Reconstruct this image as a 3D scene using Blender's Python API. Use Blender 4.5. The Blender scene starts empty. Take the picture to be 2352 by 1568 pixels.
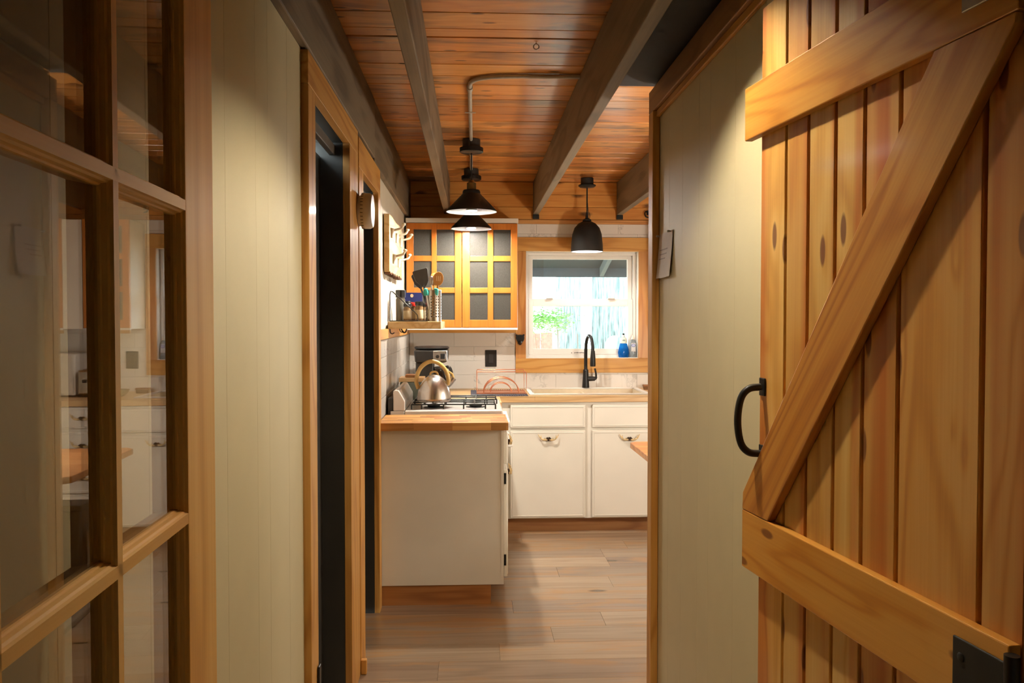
import bpy, bmesh, math, random
from mathutils import Vector, Matrix
random.seed(7)
S = bpy.context.scene
COL = S.collection
PI = math.pi

# ------------------------------------------------------------------ camera, world, exposure
cam = bpy.data.cameras.new('camera'); cam.sensor_width = 36.0; cam.lens = 1900 / 2352 * 36
cam.clip_start = 0.02
cam_o = bpy.data.objects.new('camera', cam); COL.objects.link(cam_o)
cam_o.location = (0, 0, 1.42)
cam_o.rotation_euler = (math.radians(90 - 1.4755), 0, math.radians(-2.742))
S.camera = cam_o
S.view_settings.view_transform = 'Standard'; S.view_settings.look = 'None'
S.view_settings.gamma = 1.0; S.view_settings.use_curve_mapping = False
S.view_settings.exposure = 0.15
S.cycles.max_bounces = 6; S.cycles.diffuse_bounces = 3; S.cycles.use_light_tree = False; S.cycles.glossy_bounces = 3
S.cycles.transmission_bounces = 5; S.cycles.transparent_max_bounces = 10
S.cycles.use_adaptive_sampling = True; S.cycles.adaptive_threshold = 0.05; S.cycles.adaptive_min_samples = 16
S.cycles.sample_clamp_indirect = 6.0
world = bpy.data.worlds.new('daylight'); S.world = world; world.use_nodes = True
bg = world.node_tree.nodes['Background']
bg.inputs[0].default_value = (0.80, 0.95, 1.0, 1); bg.inputs[1].default_value = 9.0
HALL_W, CONE_W, SINK_W, GLOBE_W = 20.0, 24.0, 18.0, 46.0     # radiant watts of the bulbs
WARM = (1.0, 0.935, 0.83); HALLC = (1.0, 0.87, 0.66)
pl = bpy.data.lights.new('window_portal', 'AREA'); pl.shape = 'RECTANGLE'; pl.size = 0.84; pl.size_y = 0.8
pl.cycles.is_portal = True
po = bpy.data.objects.new('window_portal', pl); COL.objects.link(po)
po.location = (0.815, 6.33, 1.533); po.rotation_euler = (math.radians(-90), 0, 0)

# ------------------------------------------------------------------ helpers
def lin(r, g, b):
    f = lambda c: (c / 255 / 12.92) if c / 255 <= 0.04045 else ((c / 255 + 0.055) / 1.055) ** 2.4
    return (f(r), f(g), f(b), 1)

ORI = {}
class G:
    def __init__(s): s.v = []; s.f = []
    def add(s, vs, fs):
        n = len(s.v); s.v += [tuple(v) for v in vs]; s.f += [tuple(i + n for i in f) for f in fs]; return s
    def box(s, x0, x1, y0, y1, z0, z1):
        return s.add([(x0,y0,z0),(x1,y0,z0),(x1,y1,z0),(x0,y1,z0),(x0,y0,z1),(x1,y0,z1),(x1,y1,z1),(x0,y1,z1)],
                     [(0,3,2,1),(4,5,6,7),(0,1,5,4),(1,2,6,5),(2,3,7,6),(3,0,4,7)])
    def prism(s, pts, axis, a, b):
        def m(p, t):
            return {'X': (t, p[0], p[1]), 'Y': (p[0], t, p[1]), 'Z': (p[0], p[1], t)}[axis]
        n = len(pts)
        return s.add([m(p, a) for p in pts] + [m(p, b) for p in pts],
                     [tuple(range(n)), tuple(range(2*n-1, n-1, -1))] + [(i, (i+1) % n, (i+1) % n + n, i + n) for i in range(n)])
    def lathe(s, prof, c=(0,0,0), n=24, axis='Z', sx=1.0, sy=1.0):
        vs = []; fs = []
        for r, h in prof:
            r = max(r, 1e-5)
            for i in range(n):
                a = 2*PI*i/n; u, w = r*math.cos(a)*sx, r*math.sin(a)*sy
                p = {'Z': (u, w, h), 'X': (h, u, w), 'Y': (u, h, w)}[axis]
                vs.append((p[0]+c[0], p[1]+c[1], p[2]+c[2]))
        for j in range(len(prof)-1):
            for i in range(n):
                fs.append((j*n+i, j*n+(i+1) % n, (j+1)*n+(i+1) % n, (j+1)*n+i))
        return s.add(vs, fs)
    def tube(s, pts, r, n=10, closed=False, cap=True):
        P = [Vector(p) for p in pts]; m = len(P)
        R = r if isinstance(r, (list, tuple)) else [r]*m
        vs = []; fs = []; ref = None
        for k in range(m):
            if closed: t = (P[(k+1) % m] - P[k-1]).normalized()
            else: t = (P[min(k+1, m-1)] - P[max(k-1, 0)]).normalized()
            if ref is None:
                ref = Vector((0,0,1)) if abs(t.z) < 0.9 else Vector((1,0,0))
            u = (ref - t*ref.dot(t)).normalized(); w = t.cross(u); ref = u
            for i in range(n):
                a = 2*PI*i/n; vs.append(P[k] + (u*math.cos(a) + w*math.sin(a))*R[k])
        rng = m if closed else m-1
        for k in range(rng):
            k2 = (k+1) % m
            for i in range(n): fs.append((k*n+i, k*n+(i+1) % n, k2*n+(i+1) % n, k2*n+i))
        if not closed and cap:
            fs.append(tuple(range(n-1, -1, -1))); fs.append(tuple((m-1)*n+i for i in range(n)))
        return s.add(vs, fs)
    def xf(s, M):
        s.v = [tuple(M @ Vector(v)) for v in s.v]; return s
    def build(s, name, mat, parent=None, bevel=0, smooth=False, seg=2, origin=None, ang=40):
        bm = bmesh.new()
        vs = [bm.verts.new(v) for v in s.v]
        for f in s.f:
            try: bm.faces.new([vs[i] for i in f])
            except ValueError: pass
        bmesh.ops.remove_doubles(bm, verts=bm.verts, dist=1e-6)
        bmesh.ops.recalc_face_normals(bm, faces=bm.faces)
        if bevel:
            bm.normal_update()
            es = [e for e in bm.edges if len(e.link_faces) == 2 and e.calc_face_angle(0) > 0.5]
            bmesh.ops.bevel(bm, geom=es, offset=bevel, segments=seg, profile=0.5, affect='EDGES', clamp_overlap=True)
        me = bpy.data.meshes.new(name)
        if origin is None:
            xs = [v.co for v in bm.verts]
            lo = [min(c[i] for c in xs) for i in range(3)]; hi = [max(c[i] for c in xs) for i in range(3)]
            origin = [(lo[0]+hi[0])/2, (lo[1]+hi[1])/2, lo[2]]
        origin = Vector(origin)
        bmesh.ops.translate(bm, verts=bm.verts, vec=-origin)
        bm.to_mesh(me); bm.free()
        wn = bevel and (seg >= 3 or smooth)
        if smooth or wn:
            for p in me.polygons: p.use_smooth = True
            me.set_sharp_from_angle(angle=math.radians(ang))
        o = bpy.data.objects.new(name, me); COL.objects.link(o)
        if wn: o.modifiers.new('weighted_normals', 'WEIGHTED_NORMAL').keep_sharp = True
        me.materials.append(mat)
        ORI[o] = origin
        if parent: o.parent = parent; o.location = origin - ORI[parent]
        else: o.location = origin
        return o

def path(ctrl, n=8):
    """Catmull-Rom through control points"""
    P = [Vector(c) for c in ctrl]; P = [P[0]*2-P[1]] + P + [P[-1]*2-P[-2]]; out = []
    for k in range(1, len(P)-2):
        a, b, c, d = P[k-1], P[k], P[k+1], P[k+2]
        for i in range(n):
            t = i/n
            out.append(0.5*((2*b)+(c-a)*t+(2*a-5*b+4*c-d)*t*t+(3*b-a-3*c+d)*t*t*t))
    out.append(P[-2]); return out

def tag(o, label, cat, group=None, kind=None):
    o['label'] = label; o['category'] = cat
    if group: o['group'] = group
    if kind: o['kind'] = kind
    return o
def thing(name, label, cat, loc, group=None, rot=None, local=False):
    o = bpy.data.objects.new(name, None); COL.objects.link(o); o.location = loc; o.empty_display_size = 0.05
    if rot: o.rotation_euler = rot
    ORI[o] = Vector((0,0,0)) if local else Vector(loc)
    tag(o, label, cat, group); return o
def struct(o, label=None):
    o['kind'] = 'structure'
    if label: o['label'] = label
    return o
def copy_tree(o, parent=None):
    c = o.copy(); COL.objects.link(c); c.parent = parent; ORI[c] = ORI[o].copy()
    for ch in list(o.children): copy_tree(ch, c)
    return c

# ------------------------------------------------------------------ materials
class NT:
    def __init__(s, name):
        s.m = bpy.data.materials.new(name); s.m.use_nodes = True
        s.t = s.m.node_tree; s.n = s.t.nodes; s.l = s.t.links
        s.b = s.n['Principled BSDF']; s.out = s.n['Material Output']
    def node(s, typ, **kw):
        n = s.n.new(typ)
        for k, v in kw.items(): setattr(n, k, v)
        return n
    def link(s, a, b): s.l.new(a, b)
    def math(s, op, a, b=None, clamp=False):
        n = s.node('ShaderNodeMath', operation=op, use_clamp=clamp)
        for i, x in enumerate((a, b)):
            if x is None: continue
            if isinstance(x, (int, float)): n.inputs[i].default_value = x
            else: s.link(x, n.inputs[i])
        return n.outputs[0]
    def ramp(s, fac, stops, interp='LINEAR'):
        n = s.node('ShaderNodeValToRGB'); e = n.color_ramp.elements; n.color_ramp.interpolation = interp
        while len(e) < len(stops): e.new(0.5)
        for k, (p, c) in enumerate(stops): e[k].position = p; e[k].color = c
        s.link(fac, n.inputs[0]); return n.outputs[0]
    def mix(s, fac, a, b, blend='MIX'):
        n = s.node('ShaderNodeMix', data_type='RGBA', blend_type=blend)
        for x, i in ((fac, 0), (a, 6), (b, 7)):
            if isinstance(x, (int, float)): n.inputs[i].default_value = x
            elif isinstance(x, tuple): n.inputs[i].default_value = x
            else: s.link(x, n.inputs[i])
        return n.outputs[2]
    def coords(s, scale=(1,1,1), rnd=True):
        tc = s.node('ShaderNodeTexCoord'); v = tc.outputs['Object']
        if rnd:
            oi = s.node('ShaderNodeObjectInfo')
            ma = s.node('ShaderNodeVectorMath', operation='MULTIPLY_ADD')
            cb = s.node('ShaderNodeCombineXYZ')
            for i in range(3): s.link(oi.outputs['Random'], cb.inputs[i])
            s.link(cb.outputs[0], ma.inputs[0]); ma.inputs[1].default_value = (37.0, 91.0, 63.0)
            s.link(v, ma.inputs[2]); v = ma.outputs[0]; s.rand = oi.outputs['Random']
        return v
    def scaled(s, v, sc):
        n = s.node('ShaderNodeVectorMath', operation='MULTIPLY'); s.link(v, n.inputs[0]); n.inputs[1].default_value = sc
        return n.outputs[0]
    def noise(s, v, scale=1.0, detail=3.0, rough=0.5, dist=0.0):
        n = s.node('ShaderNodeTexNoise'); s.link(v, n.inputs['Vector'])
        n.inputs['Scale'].default_value = scale; n.inputs['Detail'].default_value = detail
        n.inputs['Roughness'].default_value = rough; n.inputs['Distortion'].default_value = dist
        return n.outputs['Fac']
    def bump(s, h, strength=0.2, dist=0.002):
        n = s.node('ShaderNodeBump'); n.inputs['Strength'].default_value = strength; n.inputs['Distance'].default_value = dist
        s.link(h, n.inputs['Height']); s.link(n.outputs[0], s.b.inputs['Normal'])

MATS = {}
def plain(name, col, rough=0.5, metal=0.0, coat=0.0, vary=0.06, nscale=40, bump=0.0, spec=0.5):
    """painted / moulded surface: faint mottling and fine relief"""
    if name in MATS: return MATS[name]
    t = NT(name); v = t.coords()
    f = t.noise(v, nscale, 1)
    lo = tuple(c*(1-vary) for c in col[:3]) + (1,); hi = tuple(min(1, c*(1+vary)) for c in col[:3]) + (1,)
    t.link(t.ramp(f, [(0.3, lo), (0.7, hi)]), t.b.inputs['Base Color'])
    t.b.inputs['Roughness'].default_value = rough; t.b.inputs['Metallic'].default_value = metal
    t.b.inputs['Coat Weight'].default_value = coat; t.b.inputs['Specular IOR Level'].default_value = spec
    if bump: t.bump(f, bump)
    MATS[name] = t.m; return t.m

def wood(name, pale, mid, dark, axis='Z', rough=0.45, coat=0.0, tint=None, tintamt=0.6, vary=0.25, knots=0.5,
         rings=34.0, stain=None, stainamt=0.0, along=1.1, cross=9.0, bump=0.0, knotcol=None, ringamt=0.6, heart=None, heartamt=0.7, flat=None, kscale=(2.0, 5.5), kr=(0.045, 0.12)):
    if name in MATS: return MATS[name]
    t = NT(name); v = t.coords(); i = 'XYZ'.index(axis)
    def sc(a, c): q = [c, c, c]; q[i] = a; return tuple(q)
    ks = list(sc(*kscale))
    # knots
    vo = t.node('ShaderNodeTexVoronoi'); vo.inputs['Scale'].default_value = 1.0
    if flat:      # boards: knots laid out in the plane of the board
        vo.voronoi_dimensions = '2D'; sp = t.node('ShaderNodeSeparateXYZ'); cbx = t.node('ShaderNodeCombineXYZ')
        t.link(t.scaled(v, tuple(ks)), sp.inputs[0]); w_ = [k for k in range(3) if k != i and k != 'XYZ'.index(flat)][0]
        t.link(sp.outputs[i], cbx.inputs[0]); t.link(sp.outputs[w_], cbx.inputs[1]); t.link(cbx.outputs[0], vo.inputs['Vector'])
    else: t.link(t.scaled(v, tuple(ks)), vo.inputs['Vector'])
    kd = vo.outputs['Distance']
    halo = t.math('POWER', t.math('SUBTRACT', 1.0, t.math('MULTIPLY', kd, 2.2, True), True), 2.0)
    low = t.noise(t.scaled(v, sc(along, cross)), 1.0, 1.5, 0.45, 0.35)
    coord = t.math('ADD', t.math('MULTIPLY', low, rings), t.math('MULTIPLY', halo, 7.0*knots))
    ring = t.math('ADD', t.math('MULTIPLY', t.math('SINE', coord), 0.5), 0.5)
    fine = t.noise(t.scaled(v, sc(3.0, 170.0)), 1.0, 2.0, 0.6)
    broad = t.noise(t.scaled(v, sc(0.8, 4.0)), 1.0, 1.0)
    g = t.math('ADD', t.math('MULTIPLY', t.math('POWER', ring, 2.5), ringamt*0.5),
               t.math('ADD', t.math('MULTIPLY', fine, 0.35), t.math('MULTIPLY', broad, 0.35)))
    col = t.ramp(g, [(0.22, pale), (0.52, mid), (0.95, dark)])
    if heart:
        hn = t.noise(t.scaled(v, sc(0.18, 11.0)), 1.0, 1.5, 0.5, 0.15)
        col = t.mix(t.math('MULTIPLY', t.ramp(hn, [(0.50, (0,0,0,1)), (0.58, (1,1,1,1))]), heartamt), col, heart, 'MULTIPLY')
    r2 = t.math('FRACT', t.math('MULTIPLY', t.rand, 17.3))
    if tint: col = t.mix(t.math('MULTIPLY', t.math('POWER', r2, 1.6), tintamt), col, tint, 'MULTIPLY')
    val = t.math('ADD', t.math('MULTIPLY', t.math('FRACT', t.math('MULTIPLY', t.rand, 7.7)), vary), 1.0-vary*0.5)
    cb = t.node('ShaderNodeCombineColor')
    for k in range(3): t.link(val, cb.inputs[k])
    col = t.mix(1.0, col, cb.outputs[0], 'MULTIPLY')
    if stain:
        sn = t.noise(t.scaled(v, sc(1.6, 7.0)), 1.0, 3.0, 0.62, 0.5)
        col = t.mix(t.math('MULTIPLY', t.ramp(sn, [(0.50, (0,0,0,1)), (0.66, (1,1,1,1))]), stainamt), col, stain)
    if knots:
        kc = knotcol or tuple(c*0.22 for c in dark[:3]) + (1,)
        kf = t.ramp(kd, [(kr[0], (1,1,1,1)), (kr[1], (0,0,0,1))])
        # keep only some of the knots
        sep = t.node('ShaderNodeSeparateColor'); t.link(vo.outputs['Color'], sep.inputs[0])
        pick = t.math('LESS_THAN', sep.outputs[0], min(0.95, knots))
        col = t.mix(t.math('MULTIPLY', t.math('MULTIPLY', kf, pick), 0.85), col, kc)
    t.link(col, t.b.inputs['Base Color'])
    t.b.inputs['Roughness'].default_value = rough; t.b.inputs['Coat Weight'].default_value = coat
    t.b.inputs['Coat Roughness'].default_value = 0.12
    if bump: t.bump(fine, bump, 0.0015)
    MATS[name] = t.m; return t.m

def glass(name, tint=(1,1,1,1), refl=1.0, ior=1.5):
    """thin clear sheet: straight transmission plus Fresnel reflection"""
    if name in MATS: return MATS[name]
    t = NT(name); t.n.remove(t.b)
    tr = t.node('ShaderNodeBsdfTransparent'); tr.inputs[0].default_value = tint
    gl = t.node('ShaderNodeBsdfGlossy'); gl.inputs['Roughness'].default_value = 0.0
    fr = t.node('ShaderNodeFresnel'); ge = t.node('ShaderNodeNewGeometry')
    t.link(t.math('ADD', ior, t.math('MULTIPLY', ge.outputs['Backfacing'], 1/ior - ior)), fr.inputs[0])   # same reflectance from both faces of the sheet
    v = t.coords(); n = t.noise(v, 3.0, 1.0)
    f = t.math('MULTIPLY', fr.outputs[0], t.math('ADD', t.math('MULTIPLY', n, 0.05), refl-0.025))
    mx = t.node('ShaderNodeMixShader'); t.link(f, mx.inputs[0]); t.link(tr.outputs[0], mx.inputs[1]); t.link(gl.outputs[0], mx.inputs[2])
    t.link(mx.outputs[0], t.out.inputs[0]); MATS[name] = t.m; return t.m

def emit(name, col, power, area):
    t = NT(name); t.b.inputs['Base Color'].default_value = (1,1,1,1)
    t.b.inputs['Emission Color'].default_value = tuple(col[:3]) + (1,)
    t.b.inputs['Emission Strength'].default_value = power / (PI * area)
    return t.m

def steel(name, col=(0.62, 0.60, 0.57, 1), rough=0.28, axis='Z'):
    if name in MATS: return MATS[name]
    t = NT(name); v = t.coords(); q = [260, 260, 260]; q['XYZ'.index(axis)] = 4
    f = t.noise(t.scaled(v, tuple(q)), 1.0, 2)
    t.link(t.ramp(f, [(0.3, tuple(c*0.88 for c in col[:3]) + (1,)), (0.7, col)]), t.b.inputs['Base Color'])
    t.b.inputs['Metallic'].default_value = 1.0; t.b.inputs['Roughness'].default_value = rough
    t.bump(f, 0.05, 0.001); MATS[name] = t.m; return t.m

PP, PM, PD = lin(236, 196, 130), lin(222, 174, 104), lin(184, 122, 58)
def pine(axis):  return wood('pine_'+axis, PP, PM, PD, axis, 0.42, 0.15, tint=lin(224, 170, 120), knots=0.35)
def trim(axis):  return wood('trim_pine_'+axis, lin(218,166,90), lin(202,144,66), lin(160,98,38), axis, 0.5, 0.05, knots=0.3, vary=0.12)
BARN = wood('barn_board', lin(242,202,122), lin(230,178,90), lin(188,120,46), 'Z', 0.36, 0.3, tint=lin(226,166,104), tintamt=0.6, knots=0.6, vary=0.22, along=0.8, cross=8,
            heart=lin(222,152,86), heartamt=0.75, knotcol=lin(112,54,24), flat='Y', kscale=(3.4, 10.5), kr=(0.075, 0.105))
BARN_RAIL = wood('barn_rail', lin(232,172,80), lin(218,148,56), lin(180,104,32), 'X', 0.33, 0.35, knots=0.5, vary=0.1, along=1.4, cross=12, knotcol=lin(120,62,28), flat='Y', kscale=(3.2, 9.0), kr=(0.06, 0.09))
BARN_BRACE = wood('barn_brace', lin(224,164,78), lin(204,134,54), lin(160,88,30), 'Z', 0.35, 0.3, knots=0.15, vary=0.05, rings=60, flat='Y')
CEIL = wood('ceiling_plank', lin(238,176,98), lin(220,148,72), lin(156,90,40), 'X', 0.28, 0.30, tint=lin(226,180,150), tintamt=0.8, knots=0.5, vary=0.42, kscale=(3.5, 12.0), kr=(0.06, 0.10),
            stain=lin(70,42,28), stainamt=0.7, along=1.4, cross=10, bump=0.3, ringamt=0.3, flat='Z')
GABLE = wood('gable_board', lin(232,170,88), lin(212,140,62), lin(166,94,40), 'X', 0.4, 0.2, knots=0.4, vary=0.15, ringamt=0.25, flat='Y')
BEAM = wood('beam_stain', lin(136,120,96), lin(112,97,76), lin(78,66,50), 'Y', 0.6, 0.0, knots=0.25, vary=0.12, rings=22)
FLOOR = wood('floor_plank', lin(183,160,133), lin(157,132,106), lin(119,98,77), 'X', 0.20, 0.25, tint=lin(206,204,214), tintamt=0.9, knots=0.1, vary=0.18,
             stain=lin(184,134,80), stainamt=0.6, along=0.5, cross=9, bump=0.0, ringamt=0.22, flat='Z')
MAPLE = wood('maple_'+'Z', lin(216,136,56), lin(200,116,40), lin(176,94,30), 'Z', 0.35, 0.25, knots=0.0, vary=0.06, rings=14, ringamt=0.3)
MAPLEX = wood('maple_'+'X', lin(216,136,56), lin(200,116,40), lin(176,94,30), 'X', 0.35, 0.25, knots=0.0, vary=0.06, rings=14, ringamt=0.3)
STAVE = wood('butcher_stave', lin(234,186,118), lin(212,156,88), lin(172,112,58), 'X', 0.38, 0.1, tint=lin(196,142,108), tintamt=0.9, knots=0.0, vary=0.4, ringamt=0.4)
WTOP = wood('worktop_wood', lin(222,186,136), lin(204,164,112), lin(178,134,86), 'X', 0.4, 0.1, knots=0.0, vary=0.08, ringamt=0.4)
WALLP = plain('wall_panel_paint', lin(206,193,154), 0.55, vary=0.02, nscale=8)
CREAM = plain('kitchen_wall_paint', lin(232,222,200), 0.6, vary=0.02, nscale=8)
WHITE = plain('cabinet_white', lin(234,227,213), 0.42, vary=0.03, nscale=5)
VINYL = plain('vinyl_white', lin(236,230,222), 0.35, vary=0.01)
ENAMEL = plain('white_enamel', lin(238,232,224), 0.18, vary=0.01, coat=0.4)
BLACK = plain('black_metal', lin(24,23,22), 0.38, vary=0.1, spec=0.4)
BLACKM = plain('black_matt', lin(26,25,24), 0.6, vary=0.1)
DOORBLK = plain('black_door_paint', lin(54,51,46), 0.42, vary=0.08, nscale=6)
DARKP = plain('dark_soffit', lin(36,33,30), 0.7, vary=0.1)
PLASTB = plain('black_plastic', lin(30,29,28), 0.3, vary=0.06)
GROUT = plain('grout', lin(226,218,206), 0.8)
ANTLER = plain('antler', lin(214,186,136), 0.45, vary=0.25, nscale=90)
BRONZE = plain('dark_bronze', lin(60,42,30), 0.4, metal=0.6)
HOOKC = plain('cream_cast', lin(226,214,188), 0.4, vary=0.08)
STEEL = steel('brushed_steel')
NICKEL = plain('satin_nickel', lin(190,186,176), 0.35, metal=0.9)
GALV = plain('galvanised_conduit', lin(186,180,168), 0.4, metal=0.35)
ROSE = plain('rose_gold_wire', lin(214,140,104), 0.3, metal=0.8)
WIRE = plain('wire_black', lin(46,42,38), 0.35, metal=0.4)
BRASS = plain('aged_brass', lin(120,98,58), 0.35, metal=0.8)
CLEAR = glass('clear_glass')
DOORGLASS = glass('door_glass', (0.86, 0.85, 0.82, 1), 1.0, 1.95)
# ------------------------------------------------------------------ tile and misc. materials
def mk_tile():
    t = NT('marble_tile'); v = t.coords()
    d = t.noise(v, 5.0, 5, 0.6, 1.2)
    vein = t.math('SUBTRACT', 1.0, t.math('MULTIPLY', t.math('ABSOLUTE', t.math('SUBTRACT', d, 0.5)), 26.0), True)
    mask = t.ramp(t.noise(v, 3.5, 2), [(0.54, (0,0,0,1)), (0.64, (1,1,1,1))])
    f = t.math('MULTIPLY', t.math('MULTIPLY', vein, mask), 0.45, True)
    col = t.mix(f, lin(233,227,218), lin(150,146,140))
    t.link(col, t.b.inputs['Base Color']); t.b.inputs['Roughness'].default_value = 0.16
    return t.m
TILE = mk_tile()
def mk_frost():
    t = NT('frosted_glass'); v = t.coords()
    f = t.noise(v, 160, 2)
    t.link(t.ramp(f, [(0.3, lin(104,101,95)), (0.7, lin(116,113,107))]), t.b.inputs['Base Color'])
    t.b.inputs['Roughness'].default_value = 0.30; t.b.inputs['Transmission Weight'].default_value = 0.35; t.b.inputs['IOR'].default_value = 1.2
    tr = t.node('ShaderNodeBsdfTransparent'); tr.inputs[0].default_value = (0.9, 0.9, 0.88, 1)
    mx = t.node('ShaderNodeMixShader'); mx.inputs[0].default_value = 0.30
    t.link(t.b.outputs[0], mx.inputs[1]); t.link(tr.outputs[0], mx.inputs[2]); t.link(mx.outputs[0], t.out.inputs[0])
    t.bump(f, 0.15, 0.001); return t.m
FROST = mk_frost()
def mk_bark():
    t = NT('bark'); v = t.coords()
    f = t.noise(t.scaled(v, (55, 55, 5)), 1.0, 5, 0.6, 0.3)
    t.link(t.ramp(f, [(0.38, lin(100,120,120)), (0.58, lin(164,188,188))]), t.b.inputs['Base Color'])
    t.b.inputs['Roughness'].default_value = 0.9; t.bump(f, 0.8, 0.02); return t.m
BARK = mk_bark()

# ================================================================== STRUCTURE
CZ = 2.437           # ceiling
YB = 6.12            # back wall
# floor
fl = struct(G().box(-0.62, 3.3, -1.4, 6.3, -0.12, -0.012).build('floor', plain('subfloor', lin(60,48,38), 0.8)), 'grey-brown laminate plank floor')
row = 0; y = 3.603 - 0.1845*27
joints = {27: 0.36, 26: 0.115, 28: 0.62, 25: -0.14, 31: 0.75, 32: 0.48, 30: 0.95}
while y < 6.2:
    x = joints.get(row, random.uniform(-0.5, 0.7)) - 1.22
    while x > -0.6: x -= 1.22
    while x < 3.2:
        a, b = max(x, -0.6), min(x+1.22, 3.2)
        if b-a > 0.02:
            G().box(a+0.0003, b-0.0003, y+0.0003, y+0.1845-0.0003, -0.012, 0.0).build('plank', FLOOR, fl, bevel=0.0006, seg=1)
        x += 1.22
    y += 0.1845; row += 1
# ceiling
ce = struct(G().box(-0.62, 3.3, -1.4, 6.3, CZ+0.02, CZ+0.1).build('ceiling', plain('ceiling_back', lin(30,20,14), 0.9)), 'varnished orange pine plank ceiling')
y = -1.4; k = 0
while y < YB:
    w = random.choice((0.155, 0.155, 0.155, 0.085, 0.13))
    y1 = min(y+w, YB)
    dz = random.uniform(-0.0015, 0.0015)
    if y1-y > 0.02:
        G().prism([(y+0.0015, CZ+0.02), (y+0.0015, CZ+0.005+dz), (y+0.0045, CZ+dz), (y1-0.0045, CZ+dz), (y1-0.0015, CZ+0.005+dz), (y1-0.0015, CZ+0.02)], 'X', -0.6, 3.2).build('plank', CEIL, ce)
    y = y1; k += 1
# left wall, in one piece with the two door openings cut out
XL = -0.475
D1 = (2.414, 3.080, 2.070); D2 = (3.461, 4.004, 2.030)
g = G()
for a, b in ((-1.4, D1[0]-0.02), (D1[1]+0.02, D2[0]-0.02), (D2[1]+0.02, 6.3)): g.box(-0.62, XL, a, b, 0, CZ+0.02)
for D in (D1, D2): g.box(-0.62, XL, D[0]-0.02, D[1]+0.02, D[2]+0.02, CZ+0.02)
wl = struct(g.build('wall_left', CREAM), 'cream left wall')
edges = [-1.4, -1.0, -0.6, -0.2, 0.1, 0.4, 0.70, 0.95, 1.22, 1.42, 1.603, 1.827, 1.935, 2.134, 2.306]
for a, b in zip(edges, edges[1:]):
    G().box(XL, XL+0.006, a+0.0002, b-0.0002, 0.0, 2.165).build('wall_panel', WALLP, wl, bevel=0.0006, seg=1)
# right hall wall (ends at the kitchen), the wall closing the kitchen towards us, far right wall, wall behind the camera
XR = 0.69
wr = struct(G().box(XR+0.006, XR+0.12, -1.4, 3.075, 0, CZ+0.02).build('wall_right', WALLP), 'beige panelled right hall wall')
edges = [-1.4, -1.0, -0.6, -0.2, 0.2, 0.6, 1.0, 1.30, 1.62, 1.93, 2.153, 2.383, 2.50, 2.70, 2.88, 3.03]
for a, b in zip(edges, edges[1:]):
    G().box(XR, XR+0.006, a+0.0002, b-0.0002, 0, 2.19).build('wall_panel', WALLP, wr, bevel=0.0006, seg=1)
struct(G().box(XR+0.12, 3.3, 2.96, 3.075, 0, CZ+0.02).build('wall_front', CREAM), 'cream wall beside the hall end')
struct(G().box(3.2, 3.3, 3.075, 6.3, 0, CZ+0.02).build('wall_far_right', CREAM), 'cream far right kitchen wall')
struct(G().box(-0.62, XR+0.12, -1.5, -1.4, 0, CZ+0.02).build('wall_behind', WALLP), 'beige wall behind the viewpoint')
# back wall with the window hole
WX0, WX1, WZ0, WZ1 = 0.396, 1.234, 1.137, 1.929
g = G().box(-0.62, WX0, YB, 6.32, 0, CZ+0.02).box(WX1, 3.3, YB, 6.32, 0, CZ+0.02).box(WX0, WX1, YB, 6.32, 0, WZ0).box(WX0, WX1, YB, 6.32, WZ1, CZ+0.02)
wb = struct(g.build('wall_back', GROUT), 'white tiled back wall with boards above the window')
for k in range(3):
    z = 2.161 + k*0.092
    G().box(-0.475, 3.2, YB-0.016, YB, z+0.0008, z+0.092-0.0008).build('board', GABLE, wb, bevel=0.003, seg=1)
G().box(-0.475, 3.2, YB-0.024, YB, 2.129, 2.159).build('trim_strip', wood('strip_pine', lin(214,160,96), lin(196,136,72), lin(160,96,48), 'X', 0.4, 0.2, knots=0.3), wb, bevel=0.002)
CX0, CX1, CZ0, CZ1 = 0.319, 1.306, 1.030, 2.031          # casing outline
def tile(x0, x1, z0, z1):
    if x1-x0 > 0.01 and z1-z0 > 0.008:
        G().box(x0+0.0005, x1-0.0005, YB-0.009, YB, z0+0.0005, z1-0.0005).build('tile', TILE, wb, bevel=0.0012, seg=1)
for r in range(12):
    z0 = 0.913 + r*0.104; z1 = z0+0.104
    if z0 > 2.12: break
    z1 = min(z1, 2.129)
    off = -0.134 if r % 2 else 0.01
    x = off - 0.304*3
    while x < 3.2:
        a, b = max(x, -0.463), min(x+0.304, 3.2); x += 0.304
        if b <= a: continue
        under = z1 <= CZ0 or z0 >= CZ1
        if under: tile(a, b, z0, z1); continue
        if a < CX0: tile(a, min(b, CX0), z0, z1)
        if b > CX1: tile(max(a, CX1), b, z0, z1)
        ia, ib = max(a, CX0), min(b, CX1)
        if ib > ia:
            if z0 < CZ0: tile(ia, ib, z0, CZ0)
            if z1 > CZ1: tile(ia, ib, CZ1, z1)
# tiles and wood rail on the left kitchen wall
for r in range(4):
    z0 = 0.913 + r*0.104; z1 = min(z0+0.104, 1.318)
    y = 4.095 + (0.0 if r % 2 else -0.152)
    while y < YB-0.01:
        a, b = max(y, 4.095), min(y+0.304, YB-0.009); y += 0.304
        if b-a > 0.02: G().box(XL, XL+0.010, a+0.0007, b-0.0007, z0+0.0007, z1-0.0007).build('tile', TILE, wl, bevel=0.0014, seg=1)
G().box(XL, XL+0.018, 4.095, YB-0.009, 1.32, 1.372).build('rail', trim('Y'), wl, bevel=0.002)
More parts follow.
